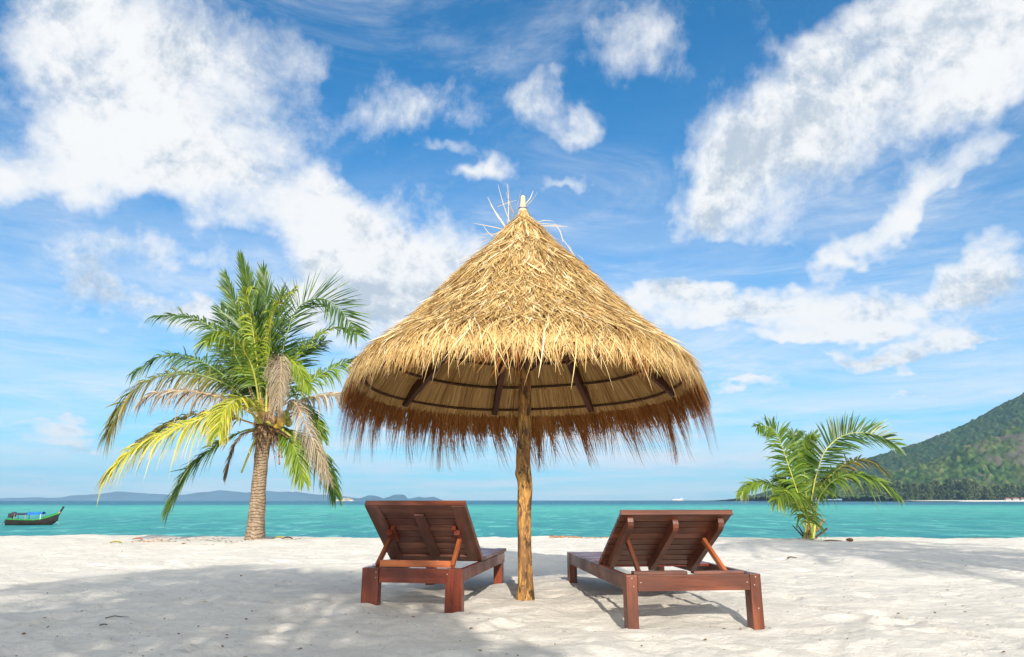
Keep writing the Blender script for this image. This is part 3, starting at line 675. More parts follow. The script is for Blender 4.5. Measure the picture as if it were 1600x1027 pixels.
su, ur, uz = prof_fn(upp); sn, nr, nz = prof_fn(unp)
def ring_pt(r, z, ph, out=0.0):
    z = z + tilt(r, ph); return np.stack([(r + out) * np.sin(ph), (r + out) * np.cos(ph), z], -1)
# core shell: cone added under the straws to block light
ph = np.linspace(0, 2 * math.pi, 97)[:-1]
sec = [(r, z - .035) for r, z in [(0.05 * H, 4.2 * H)] + [tuple(p) for p in upp[2:8]]] + [(r, z) for r, z in [tuple(p) for p in unp[4:5]] + [tuple(p) for p in unp[3::-1]]]
Vc = np.array([[ring_pt(np.array(r), np.array(z), np.array(a)) for a in ph] for r, z in sec]); nsec = len(sec); npn = len(ph)
Qc = [(i * npn + k, i * npn + (k + 1) % npn, (i + 1) * npn + (k + 1) % npn, (i + 1) * npn + k) for i in range(nsec - 1) for k in range(npn)]
npmesh('roof_core', Vc.reshape(-1, 3), Qc, M['core'], umb, smooth=True)
# outer straw
def outer_straw(N, seed, lmin, lmax, width, lift, smin=0.0, smax=None, jit=0.14, name='thatch'):
    g = np.random.default_rng(seed); Smax = su[-4] if smax is None else smax
    s0 = smin + (Smax - smin) * np.sqrt(g.random(N) * 0.97 + 0.02); p0 = g.random(N) * 2 * math.pi
    Ln = lmin + (lmax - lmin) * g.random(N); K = 5; T = np.linspace(0, 1, K)[None, :]
    dev = g.normal(0, jit, N); cl = 0.5 * np.sin(p0 * 23 + s0 * 9) * jit; dev = dev + cl
    bend = g.normal(0, 0.22, N)
    S = s0[:, None] + Ln[:, None] * T * np.cos(dev)[:, None]
    # near side: do not let the ends hang far below the rim
    lim = su[-1] - (0.17 - 0.15 * np.cos(p0) + 0.08 * g.normal(0, 1, N))[:, None] * H * 0.8
    S = np.minimum(S, np.maximum(lim, s0[:, None] + 0.06) - (1 - T) * 0.05 * 0)
    r = ur(S); ph_ = p0[:, None] + (np.sin(dev)[:, None] * Ln[:, None] * T + bend[:, None] * Ln[:, None] * T ** 2) / np.maximum(r, 0.12)
    off = 0.004 + lift * g.random(N)[:, None] * (0.25 + 0.75 * T) + (g.random(N) ** 6 * 0.05)[:, None] * T ** 2
    base = ring_pt(r + off * 0.7, uz(S) + off * 0.7, ph_)
    d = np.gradient(base, axis=1); d /= np.linalg.norm(d, axis=2, keepdims=True) + 1e-9
    nrm = np.stack([np.sin(ph_), np.cos(ph_), np.ones_like(ph_)], -1) / math.sqrt(2)
    wv = np.cross(d, nrm) + g.normal(0, .45, (N, 1, 1)) * nrm; wv /= np.linalg.norm(wv, axis=2, keepdims=True) + 1e-9
    wk = (width * (0.5 + g.random(N)))[:, None, None] * np.array([0.7, 1, .9, .6, .08])[None, :, None]
    return strips(name, base, wv * wk, M['straw'], umb, np.clip(g.normal(.50, .32, N), 0, 1))
outer_straw(30000, 1, .22 * H, .60 * H, .0047, .06 * H)
outer_straw(1800, 2, .18 * H, .45 * H, .0045, .035 * H, smin=0.0, smax=.30 * H, jit=.08, name='thatch_cap')
# clumps at the bottom edge, longer drooping straws in front
def danglers():
    g = np.random.default_rng(9); N = 1300; K = 6; T = np.linspace(0, 1, K)[None, :]
    p0 = g.random(N) * 2 * math.pi; s0 = su[-1] - (.62 - .2 * g.random(N)) * H; Ln = (.34 + .18 * g.random(N)) * H
    long_ = g.random(N) < .16; Ln = np.where(long_, Ln + .24 * H * g.random(N), Ln)
    S = s0[:, None] + Ln[:, None] * T * .55
    r = ur(S) + .02 + .03 * g.random(N)[:, None] * T; z = uz(S) - (Ln * .42)[:, None] * T ** 2.2
    ph_ = p0[:, None] + g.normal(0, .07, N)[:, None] * T + g.normal(0, .05, N)[:, None] * T ** 2
    b = ring_pt(r, z, ph_); tan = np.stack([np.cos(ph_), -np.sin(ph_), 0.3 + 0 * ph_], -1)
    wk = (.0036 * (.6 + g.random(N)))[:, None, None] * np.array([1, 1, 1, .8, .6, .1])[None, :, None]
    strips('hanging_straw', b, tan * wk, M['straw'], umb, np.clip(g.normal(.6, .25, N), 0, 1))
danglers()
# lining: fine straight straw in three tiers
def lining():
    g = np.random.default_rng(3); P_, W_, Rn = [], [], []
    for ti, (ra, rb, n) in enumerate([(.45, 1.22, 2600), (1.12, 1.50, 3000), (1.40, 1.80, 3600)]):
        sa = np.interp(ra * H, unp[:, 0], sn); sb = np.interp(rb * H, unp[:, 0], sn)
        K = 3; T = np.linspace(0, 1, K)[None, :]; p0 = g.random(n) * 2 * math.pi
        S = sa + (sb - sa + g.normal(0, .02 * H, n)[:, None]) * T
        ph_ = p0[:, None] + g.normal(0, .018, n)[:, None] * T + .02 * np.sin(p0 * 9)[:, None] * T
        r = nr(S); z = nz(S) - .012 - .012 * g.random(n)[:, None] - .055 * T ** 1.5
        b = ring_pt(r, z, ph_); tan = np.stack([np.cos(ph_), -np.sin(ph_), 0 * ph_], -1)
        wk = (.0042 * (.6 + .8 * g.random(n)))[:, None, None] * (r / H)[:, :, None] ** .5
        P_.append(b); W_.append(tan * wk); Rn.append(np.clip(g.normal(.5, .2, n) + .12 * np.sin(p0 * 31), 0, 1))
    strips('thatch_lining', np.concatenate(P_), np.concatenate(W_), M['understraw'], umb, np.concatenate(Rn))
lining()
def fringe():
    g = np.random.default_rng(5); N = 9000; K = 8; T = np.linspace(0, 1, K)[None, :]
    p0 = g.random(N) * 2 * math.pi
    s0 = np.interp(1.62 * H, unp[:, 0], sn) + .16 * H * g.random(N)
    nearness = sstep(-np.cos(p0), 0.05, 0.75)
    lock = np.round(p0 * 34 + .5 * np.sin(p0 * 7)) ; lk = hash2(lock, lock * 0 + 3, 4); lk2 = hash2(lock, lock * 0 + 9, 5)
    full = (.24 + .50 * g.random(N) ** 1.7 + .34 * lk) * H * (1 + .14 * np.sin(p0 * 5 + 1) * np.sin(p0 * 13))
    Ln = full * (1 - .50 * nearness)
    cph = (lock - .5 * np.sin(p0 * 7)) / 34.0
    S = s0[:, None] + Ln[:, None] * T
    rr = nr(S) + .022 * g.random(N)[:, None] * T + .035 * H * (lk[:, None] - .5) * T ** 2 - .0
    pull = .55 * T ** 1.6
    ph_ = p0[:, None] * (1 - pull) + cph[:, None] * pull + ((lk2 - .5) * .12 + .05)[:, None] * T ** 2.2 + g.normal(0, .022, N)[:, None] * T ** 1.5
    z = nz(S) - .02 * T - .018 + .03 * g.random(N)[:, None] * (1 - T)
    b = ring_pt(rr, z, ph_); tan = np.stack([np.cos(ph_), -np.sin(ph_), g.normal(0, .3, N)[:, None] + 0 * ph_], -1)
    wk = (.0034 * (.5 + g.random(N)))[:, None, None] * np.array([1, 1, 1, .95, .8, .6, .4, .1])[None, :, None]
    strips('fringe', b, tan * wk, M['fringe'], umb, np.clip(g.normal(.5, .25, N), 0, 1))
    # outside layer of the same skirt, paler
    N = 9000; p0 = g.random(N) * 2 * math.pi; K = 6; T = np.linspace(0, 1, K)[None, :]
    nearness = sstep(-np.cos(p0), 0.0, 0.6)
    s0 = su[-1] - (.78 - .4 * g.random(N)) * H; Ln = (.30 + .32 * g.random(N)) * H * (1 - .3 * nearness)
    S = s0[:, None] + Ln[:, None] * T
    r = ur(S) + .004 * T; ph_ = p0[:, None] + g.normal(0, .05, N)[:, None] * T
    b = ring_pt(r, uz(S) - .01, ph_); tan = np.stack([np.cos(ph_), -np.sin(ph_), g.normal(0, .3, N)[:, None] + 0 * ph_], -1)
    wk = (.0040 * (.5 + g.random(N)))[:, None, None] * np.array([1, 1, 1, .8, .5, .1])[None, :, None]
    strips('outer_skirt', b, tan * wk, M['straw'], umb, np.clip(g.normal(.36, .25, N), 0, 1))
fringe()
# rafters, hoops, braces
for k in range(8):
    a = R(-12 + 44.5 * k) if k else R(-12)
    a = R([-12, 31, 78, 124, 168, 212, 258, 304][k])
    p1 = Vector(ring_pt(np.array(.10 * H), np.array(3.60 * H), np.array(a))); p2 = Vector(ring_pt(np.array(1.80 * H), np.array(2.19 * H), np.array(a)))
    zz = (p2 - p1).normalized(); xx = Vector((math.cos(a), -math.sin(a), 0)); yy = zz.cross(xx)
    one('rafter', (p1 + p2) / 2, (.060, .090, (p2 - p1).length), M['rafter'], umb, Matrix((xx, yy, zz)).transposed())
for r_, zoff in ((.80, -.085), (1.19, -.092), (1.47, -.092), (1.74, -.088)):
    z_ = np.interp(r_ * H, unp[:, 0], unp[:, 1])
    pth = [Vector(ring_pt(np.array(r_ * H), np.array(z_ + zoff), np.array(a))) + Vector((0, 0, .006 * math.sin(a * 5))) for a in np.linspace(0, 2 * math.pi, 73)[:-1]]
    MB().add(tube(pth, .014, 6, True)).build('hoop', M['rope'], umb)
for a in (-12, 78, 168, 258, 31, 212):
    a = R(a); p1 = Vector((.05 * math.sin(a), .05 * math.cos(a), 2.42 * H)); p2 = Vector((.80 * H * math.sin(a + .02), .80 * H * math.cos(a + .02), 3.03 * H))
    zz = (p2 - p1).normalized(); xx = Vector((math.cos(a), -math.sin(a), 0)); yy = zz.cross(xx)
    one('brace', (p1 + p2) / 2, (.032, .05, (p2 - p1).length), M['rafter'], umb, Matrix((xx, yy, zz)).transposed())
# the post: a peeled trunk with knots
def post():
    n = 90; seg = 20; V = []
    ctr = catmull([(0.003, 0, -.25), (0.003, 0, 0), (-.004, 0, .45), (.012 - .02, .01, .75), (.004, 0, 1.0), (-.012, 0, 1.22), (.010, 0, 1.5), (.004, 0, 2.0), (-.006, 0, 2.6), (-.010, 0, 3.45)], n)
    for i, c in enumerate(ctr):
        z = c[2]; rad = .066 - .0035 * z
        if z < .15: rad += .012 * (.15 - max(z, 0)) / .15
        for kx in range(seg):
            a = 2 * math.pi * kx / seg
            rr = rad * (1 + .07 * math.sin(a * 3 + z * 3) + .06 * math.sin(a * 2 - z * 5 + 1) + .035 * math.sin(a * 5 + z * 11))
            for (ka, kz, ks) in ((3.3, 1.08, .020), (0.3, 1.42, .016), (3.0, 2.05, .016), (4.2, .55, .012), (0.2, 2.45, .014)):
                da = (a - ka + math.pi) % (2 * math.pi) - math.pi
                rr += ks * math.exp(-(da / .5) ** 2 - ((z - kz) / .045) ** 2)
            V.append((c[0] + rr * math.cos(a), c[1] + rr * math.sin(a), z))
    Q = [(i * seg + k, i * seg + (k + 1) % seg, (i + 1) * seg + (k + 1) % seg, (i + 1) * seg + k) for i in range(n - 1) for k in range(seg)]
    npmesh('post', V, Q, M['post'], umb, smooth=True)
post()
fin = []
fz = [4.22, 4.30, 4.33, 4.345, 4.38, 4.44, 4.50, 4.515, 4.52]; fr = [.045, .05, .052, .045, .034, .030, .026, .018, .002]
MB().add(tube([Vector((-.004, 0, z * H)) for z in fz], [r * H for r in fr], 14)).build('finial', M['finial'], umb)
MB().add(tube([Vector((-.004 + .045 * math.cos(a) * H * 1.02, .045 * math.sin(a) * H * 1.02, 4.352 * H)) for a in np.linspace(0, 2 * math.pi, 25)[:-1]], .005, 6, True)).build('finial_tie', M['blue_tie'], umb)
# stray straws sticking up round the top
stray = [((792, 356), (762, 308)), ((791, 355), (766, 319)), ((793, 345), (793, 288)), ((797, 345), (778, 288)), ((798, 350), (795, 290)), ((803, 338), (814, 297)), ((803, 332), (791, 300)), ((821, 317), (833, 298)), ((821, 322), (840, 300)),
         ((784, 321), (808, 313)), ((783, 358), (740, 349)), ((771, 369), (755, 352)), ((775, 366), (752, 366)), ((762, 375), (740, 384)), ((840, 350), (876, 352)), ((877, 372), (866, 349)), ((893, 395), (877, 371)), ((846, 347), (866, 346)), ((850, 353), (888, 354)), ((730, 400), (712, 408)), ((760, 372), (744, 372)), ((898, 400), (888, 381)), ((910, 405), (902, 398))]
pp, ww = [], []
for (a, b_) in stray:
    A_ = np.array(P(*a, UY + random.uniform(-.05, .1))); B_ = np.array(P(*b_, UY + random.uniform(-.3, .35))); o3 = np.array([UX, UY, 0]); A_ = A_ + (A_ - B_) * .25
    md = (A_ + B_) / 2 + np.array([random.uniform(-.02, .02), 0, random.uniform(-.01, .02)])
    pp.append(catmull([A_ - o3, md - o3, B_ - o3], 5)); dxy = (B_ - A_); nrm = np.cross(dxy, [0, 1, 0]); nrm /= np.linalg.norm(nrm)
    ww.append(np.outer([1, 1, .9, .7, .3], nrm) * random.uniform(.0022, .0038))
strips('stray_straw', np.array(pp), np.array(ww), M['straw'], umb, RNG.random(len(stray)) * .5 + .5)

# ------------------------------------------------------------------ palms
def frond(parent, origin, pts, Lmax=.55, nper=62, droop=.35, spread=68, hint=(0, 0, 1), leaf='leaf', rach='rachisgreen', rr=.022, bare=.16, wid=.0165, seed=0, ragged=.12, name='frond', vee=.25, label=None, tipspread=28, base_rnd=.45, lm=1.28):
    g = np.random.default_rng(seed + 100); nper = int(nper * 1.75); Lmax = Lmax * lm
    c = catmull([np.array(p) - np.array(origin) for p in pts], 60)
    seg = np.linalg.norm(np.diff(c, axis=0), axis=1); s = np.concatenate([[0], np.cumsum(seg)]); s /= s[-1]
    T = np.gradient(c, axis=0); T /= np.linalg.norm(T, axis=1, keepdims=True)
    K = 6; t = np.linspace(0, 1, K)[None, :, None]
    ss = np.repeat(bare + (1 - bare) * (np.arange(nper) + .3) / nper, 2) + g.normal(0, .004, nper * 2); side = np.tile([-1.0, 1.0], nper)
    keep = g.random(nper * 2) > ragged; ss = np.clip(ss[keep], 0, 1); side = side[keep]; N = len(ss)
    b = np.stack([np.interp(ss, s, c[:, i]) for i in range(3)], -1); Tn = np.stack([np.interp(ss, s, T[:, i]) for i in range(3)], -1); Tn /= np.linalg.norm(Tn, axis=1, keepdims=True)
    hn = np.array(hint, float); hn = hn[None, :] - (Tn @ hn)[:, None] * Tn; hn /= np.linalg.norm(hn, axis=1, keepdims=True) + 1e-6
    S = np.cross(Tn, hn)
    q = (ss - bare) / (1 - bare)
    al = np.radians(spread + (tipspread - spread) * q ** 1.3) + g.normal(0, .09, N)
    D = np.cos(al)[:, None] * Tn + np.sin(al)[:, None] * side[:, None] * S + (vee + g.normal(0, .14, N))[:, None] * hn
    D /= np.linalg.norm(D, axis=1, keepdims=True)
    Ls = Lmax * np.interp(q, [0, .12, .4, .75, 1], [.45, .8, 1, .78, .42]) * (1 + g.normal(0, .08, N))
    dr = droop * (1 + g.normal(0, .35, N)) * np.interp(q, [0, 1], [.9, 1.1])
    grav = np.array([0, 0, -1.0])[None, None, :]
    pts_ = b[:, None, :] + D[:, None, :] * (Ls[:, None, None] * t) * (1 - .25 * np.clip(dr, 0, 1.2)[:, None, None] * t) + grav * (Ls * dr)[:, None, None] * t ** 2 * .9
    d = np.gradient(pts_, axis=1); d /= np.linalg.norm(d, axis=2, keepdims=True)
    wv = np.cross(d, hn[:, None, :] + g.normal(0, .4, (N, 1, 3))); wv /= np.linalg.norm(wv, axis=2, keepdims=True) + 1e-6
    wk = (wid * (.75 + .5 * g.random(N)))[:, None, None] * np.array([.55, 1, 1, .8, .5, .05])[None, :, None]
    rnd = np.clip(g.normal(base_rnd, .2, N), 0, 1)
    V, Q = tube([Vector(x) for x in c[::3]], list(np.interp(s[::3], [0, .1, 1], [rr * 1.5, rr, rr * .18])), 6)
    W2 = wv * wk; V2 = np.stack([pts_ - W2, pts_ + W2], axis=2).reshape(-1, 3); i2 = (np.arange(N)[:, None] * K + np.arange(K - 1)[None, :]) * 2
    Q2 = np.stack([i2, i2 + 1, i2 + 3, i2 + 2], axis=-1).reshape(-1, 4); nv_ = len(V2)
    allV = np.concatenate([V2, np.array([tuple(v) for v in V])]); allQ = np.concatenate([Q2, np.array(Q) + nv_])
    o = npmesh(name, allV, allQ, M[leaf], parent, {'rnd': np.concatenate([np.repeat(rnd, K * 2), np.full(len(V), .5)]), 'tt': np.concatenate([np.tile(np.repeat(np.linspace(0, 1, K), 2), N), np.full(len(V), .5)])})
    o.data.materials.append(M[rach]); mi = np.zeros(len(allQ), np.int32); mi[len(Q2):] = 1; o.data.polygons.foreach_set('material_index', mi)
    if label: o['label'] = label
    return o

PY = 18.7 * H
def cp(x, y, dy=0.0):          # crop pixel of the tall palm -> world
    return tuple(P(x / 2.139 + 140, y / 2.139 + 380, PY + dy))
palm_o = P(397, 845, PY); palm_o.z = 0.0
palm = empty('coconut_palm', palm_o, 'coconut palm with trunk and green, yellow and dried fronds left of the umbrella', 'palm tree')
def palm_trunk():
    n = 60; seg = 18; V = []
    cen = catmull([(0, 0, -.3), (0, 0, 0), (.0, 0, .6), (.0, 0, 1.4), (.03, 0, 2.2), (.13, 0, 2.75)], n)
    for c in cen:
        z = c[2]; rad = np.interp(z, [-.3, 0, .25, .8, 1.8, 2.2, 2.75], [.25, .225, .195, .165, .155, .17, .19])
        rg = .006 * math.sin(z * 95 + math.sin(z * 7) * 2)
        for k in range(seg):
            a = 2 * math.pi * k / seg; rr = rad + rg + .008 * math.sin(a * 3 + z * 2) + .005 * math.sin(a * 7 - z * 9)
            V.append((c[0] + rr * math.cos(a), c[1] + rr * math.sin(a), z))
    Q = [(i * seg + k, i * seg + (k + 1) % seg, (i + 1) * seg + (k + 1) % seg, (i + 1) * seg + k) for i in range(n - 1) for k in range(seg)]
    npmesh('trunk', V, Q, M['trunk'], palm, smooth=True)
palm_trunk()
CF = (0, -1, 0.25); UPH = (0, -.8, 1)
FR = [
 # crop points with depth, keyword settings
 dict(p=[(585, 560, 0), (560, 400, .1), (545, 220, .15), (508, 60, .2)], hint=(.3, -1, .2), leaf='leaf', spread=34, tipspread=8, droop=.06, Lmax=.62),
 dict(p=[(590, 560, .1), (590, 380, .3), (592, 220, .5), (580, 90, .8)], hint=(0, -1, .2), leaf='leaf', spread=40, tipspread=10, droop=.05, Lmax=.62),
 dict(p=[(580, 560, .2), (530, 380, .5), (490, 230, .7), (455, 110, .9)], hint=(-.3, -1, .2), leaf='leaf', spread=42, tipspread=12, droop=.12, Lmax=.6),
 dict(p=[(595, 560, .1), (640, 380, .5), (690, 225, .6), (770, 185, .5), (840, 225, .3), (895, 305, .1)], hint=(-.2, -1, .7), leaf='leaf', spread=76, tipspread=25, droop=.10, Lmax=.85, nper=70),
 dict(p=[(590, 565, -.1), (595, 400, -.3), (610, 250, -.5), (640, 190, -.7), (690, 150, -.8)], hint=(-.1, -.3, 1), leaf='leafbright', rach='rachis', spread=60, droop=.75, Lmax=.42, bare=.35, base_rnd=.7),
 dict(p=[(575, 560, -.1), (560, 400, -.3), (540, 250, -.4), (525, 160, -.6), (545, 150, -.8)], hint=(-.3, -.3, 1), leaf='leafbright', rach='rachis', spread=45, droop=.6, Lmax=.40, bare=.4, base_rnd=.6),
 dict(p=[(570, 560, 0), (500, 400, .3), (430, 300, .5), (330, 245, .6), (215, 245, .5)], hint=UPH, leaf='leaf', spread=64, droop=.6, Lmax=.5),
 dict(p=[(568, 540, -.2), (545, 420, -.6), (500, 340, -1.0), (440, 300, -1.4), (390, 330, -1.8)], hint=(-.2, -.2, 1), leaf='leafbright', rach='rachis', spread=66, droop=.65, Lmax=.62, base_rnd=.4),
 dict(p=[(560, 560, .1), (470, 460, .5), (370, 395, .8), (250, 375, .9), (150, 432, .8)], hint=UPH, leaf='leaf', spread=66, droop=.75, Lmax=.52),
 dict(p=[(560, 570, 0), (470, 480, -.1), (330, 435, -.2), (190, 460, -.3), (110, 540, -.3), (58, 645, -.2)], hint=UPH, leaf='leafolive', spread=68, droop=.95, Lmax=.56, base_rnd=.3, nper=60),
 dict(p=[(560, 580, -.2), (450, 520, -.5), (330, 495, -.7), (225, 500, -.8), (165, 530, -.8)], hint=UPH, leaf='leafdry', rach='rachisdry', spread=60, droop=1.0, Lmax=.4, ragged=.35),
 dict(p=[(565, 600, -.3), (520, 545, -.8), (450, 560, -1.2), (340, 600, -1.4), (180, 665, -1.5), (50, 775, -1.4)], hint=(0, -.6, 1), leaf='leafyellow', rach='rachis', spread=66, droop=.85, Lmax=.58, nper=70, rr=.026, wid=.018),
 dict(p=[(575, 600, -.3), (545, 540, -.9), (500, 520, -1.4), (450, 560, -1.8), (430, 640, -2.0)], hint=(0, -.6, 1), leaf='leafyellow', rach='rachis', spread=66, droop=.6, Lmax=.5, base_rnd=.3),
 dict(p=[(565, 610, .1), (430, 570, .3), (300, 585, .4), (165, 660, .4)], hint=UPH, leaf='leafolive', rach='rachisdry', spread=60, droop=.8, Lmax=.42),
 dict(p=[(570, 620, -.1), (510, 630, -.2), (420, 680, -.3), (330, 760, -.3), (265, 890, -.3)], hint=(-.3, -.5, 1), leaf='leaf', spread=62, droop=.55, Lmax=.52, base_rnd=.6),
 dict(p=[(620, 560, .2), (700, 490, .6), (790, 430, .8), (890, 388, .9), (960, 380, 1.0)], hint=UPH, leaf='leafbright', spread=66, droop=.6, Lmax=.5, base_rnd=.3),
 dict(p=[(610, 560, .1), (670, 400, .3), (740, 330, .4), (810, 285, .4), (905, 300, .4)], hint=(0, -.5, 1), leaf='leafbright', rach='rachis', spread=50, droop=.35, Lmax=.34, base_rnd=.5),
 dict(p=[(630, 580, .1), (720, 525, .2), (800, 505, .3), (880, 515, .3), (930, 545, .3)], hint=UPH, leaf='leafdry', rach='rachisdry', spread=50, droop=1.1, Lmax=.30, ragged=.45),
 dict(p=[(620, 600, .1), (690, 640, .3), (760, 700, .4), (800, 770, .4), (822, 840, .4)], hint=(.5, -.6, 1), leaf='leaf', spread=55, droop=.7, Lmax=.45, base_rnd=.5),
 dict(p=[(625, 590, 0), (660, 640, -.2), (690, 700, -.3), (715, 790, -.3)], hint=(.5, -1, .6), leaf='leafbright', spread=50, droop=.6, Lmax=.40, base_rnd=.4),
 dict(p=[(620, 560, -.2), (680, 530, -.6), (720, 600, -.9), (760, 690, -1.0), (800, 790, -1.0)], hint=(.5, -1, .5), leaf='leafdry', rach='rachisdry', spread=44, droop=.75, Lmax=.36, nper=80, ragged=.2, wid=.0085, label='dried grey frond hanging down'),
 dict(p=[(600, 560, -.3), (610, 440, -.7), (635, 380, -.9), (640, 430, -1.1), (628, 540, -1.15)], hint=(0, -1, .3), leaf='leafdry', rach='rachisdry', spread=64, droop=1.0, Lmax=.36, nper=110, ragged=.1, wid=.0065, bare=.3, label='dead grey frond folded over the crown'),
 dict(p=[(610, 560, -.1), (640, 430, -.4), (665, 390, -.5), (700, 420, -.6), (725, 480, -.6)], hint=(.3, -.6, 1), leaf='leafbright', rach='rachis', spread=55, droop=.8, Lmax=.35, bare=.3, base_rnd=.5),
 dict(p=[(625, 580, .2), (700, 540, .4), (750, 590, .5), (775, 650, .5)], hint=(.5, -.6, 1), leaf='leafbright', spread=40, droop=.4, Lmax=.42, base_rnd=.25),
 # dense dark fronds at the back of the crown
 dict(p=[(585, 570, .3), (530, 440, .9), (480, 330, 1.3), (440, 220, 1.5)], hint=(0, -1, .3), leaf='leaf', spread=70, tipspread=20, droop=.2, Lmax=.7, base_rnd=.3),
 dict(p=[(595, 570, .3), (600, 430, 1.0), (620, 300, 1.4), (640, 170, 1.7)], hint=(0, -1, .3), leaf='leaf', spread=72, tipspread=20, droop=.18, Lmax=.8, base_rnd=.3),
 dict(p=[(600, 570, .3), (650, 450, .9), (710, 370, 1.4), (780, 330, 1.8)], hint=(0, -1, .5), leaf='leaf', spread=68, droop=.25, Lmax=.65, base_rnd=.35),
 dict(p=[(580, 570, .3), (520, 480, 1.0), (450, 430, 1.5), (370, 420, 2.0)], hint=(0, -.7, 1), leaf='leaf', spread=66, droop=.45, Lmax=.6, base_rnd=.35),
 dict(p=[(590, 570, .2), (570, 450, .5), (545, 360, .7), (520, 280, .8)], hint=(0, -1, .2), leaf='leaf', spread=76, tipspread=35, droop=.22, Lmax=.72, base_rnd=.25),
 dict(p=[(570, 610, .2), (500, 650, .4), (470, 720, .5), (455, 780, .5)], hint=(-.5, -.6, 1), leaf='leafdry', rach='rachisdry', spread=40, droop=.7, Lmax=.22, ragged=.4),
]
for i, f in enumerate(FR):
    pts = [cp(*p) for p in f.pop('p')]
    frond(palm, palm_o, pts, seed=i, **f)
# crown base: old leaf boots, fibre, coconuts, hanging stalks
def taperbar(p1, p2, r1, r2, mat_, parent, name, mid=None, seg=7, label=None):
    p1, p2 = Vector(p1), Vector(p2); m_ = (p1 + p2) / 2 + Vector(mid or (0, 0, 0))
    c = catmull([tuple(p1), tuple(m_), tuple(p2)], 7)
    return MB().add(tube([Vector(x) for x in c], list(np.linspace(r1, r2, 7)), seg)).build(name, mat_, parent, label=label)
po = Vector(palm_o)
for (a, b_, r1, r2) in [((600, 600, -.1), (645, 590, -.35), .07, .03), ((590, 610, -.1), (560, 480, -.15), .07, .035), ((570, 600, -.1), (530, 480, -.1), .05, .012), ((610, 620, -.15), (665, 650, -.4), .06, .03), ((580, 625, -.15), (545, 640, -.4), .06, .03), ((600, 620, -.1), (690, 560, -.3), .045, .02),
                         ((620, 615, 0), (720, 555, -.1), .035, .012), ((575, 625, 0), (505, 640, 0), .04, .02), ((590, 600, .1), (650, 500, .2), .07, .03), ((580, 590, .1), (545, 520, .2), .07, .03), ((600, 590, .1), (600, 480, .1), .09, .05)]:
    taperbar(Vector(cp(*a)) - po, Vector(cp(*b_)) - po, r1, r2, M['boot'], palm, 'leaf_base', (0, 0, .03))
taperbar(Vector(cp(590, 600, -.2)) - po, Vector(cp(672, 645, -.55)) - po, .045, .022, M['rachis'], palm, 'leaf_stalk', (0, 0, .05), label='yellow cut leaf stalk')
taperbar(Vector(cp(556, 650, -.2)) - po, Vector(cp(507, 768, -.35)) - po, .030, .020, M['rachis'], palm, 'leaf_stalk', (0, 0, .02), label='yellow hanging leaf stalk')
for (x1, y1, x2, y2) in [(632, 650, 633, 715), (640, 650, 642, 718), (604, 630, 590, 690), (632, 715, 634, 740)]:
    taperbar(Vector(cp(x1, y1, -.2)) - po, Vector(cp(x2, y2, -.25)) - po, .010, .022, M['boot'], palm, 'dry_stalk')
def nut(x, y, d, r, mat_):
    bm = bmesh.new(); bmesh.ops.create_icosphere(bm, subdivisions=3, radius=r)
    for v in bm.verts:
        a = math.atan2(v.co.y, v.co.x); v.co.z *= 1.22; v.co *= 1 + .04 * math.cos(3 * a)
        v.co += (Vector(cp(x, y, d)) - po)
    me = bpy.data.meshes.new('coconut'); bm.to_mesh(me); bm.free(); me.polygons.foreach_set('use_smooth', [True] * len(me.polygons)); mesh_obj('coconut', me, mat_, palm)
for n_ in [(640, 598, -.5, .10, 'coconut'), (655, 575, -.4, .09, 'coconutgreen'), (625, 605, -.35, .085, 'coconut'), (665, 600, -.3, .085, 'coconutgreen'), (612, 590, -.5, .08, 'boot'), (635, 570, -.5, .075, 'boot')]: nut(*n_[:4], M[n_[4]])
def fibres():
    g = np.random.default_rng(11); N = 900; K = 4; T = np.linspace(0, 1, K)[None, :, None]
    base = np.array(cp(592, 600, -.05)) - np.array(po)
    a = g.random(N) * 2 * math.pi; z0 = g.normal(0, .22, N); r0 = .17 + .06 * g.random(N)
    b = base + np.stack([r0 * np.cos(a), r0 * np.sin(a), z0], -1) + np.array([.0, .05, -.02])
    d = np.stack([np.cos(a) * .35, np.sin(a) * .35, g.normal(-.3, .5, N)], -1) * (.35 + .25 * g.random(N))[:, None]
    pts = b[:, None, :] + d[:, None, :] * T * .6 + np.array([0, 0, -1.])[None, None] * T ** 2 * (.16 * g.random(N))[:, None, None]
    wv = np.cross(d, g.normal(0, 1, (N, 3))); wv /= np.linalg.norm(wv, axis=1, keepdims=True)
    strips('fibre', pts, wv[:, None, :] * (.007 * (.5 + g.random(N)))[:, None, None] * np.array([1, 1, .8, .1])[None, :, None], M['fibre'], palm, g.random(N))
fibres()

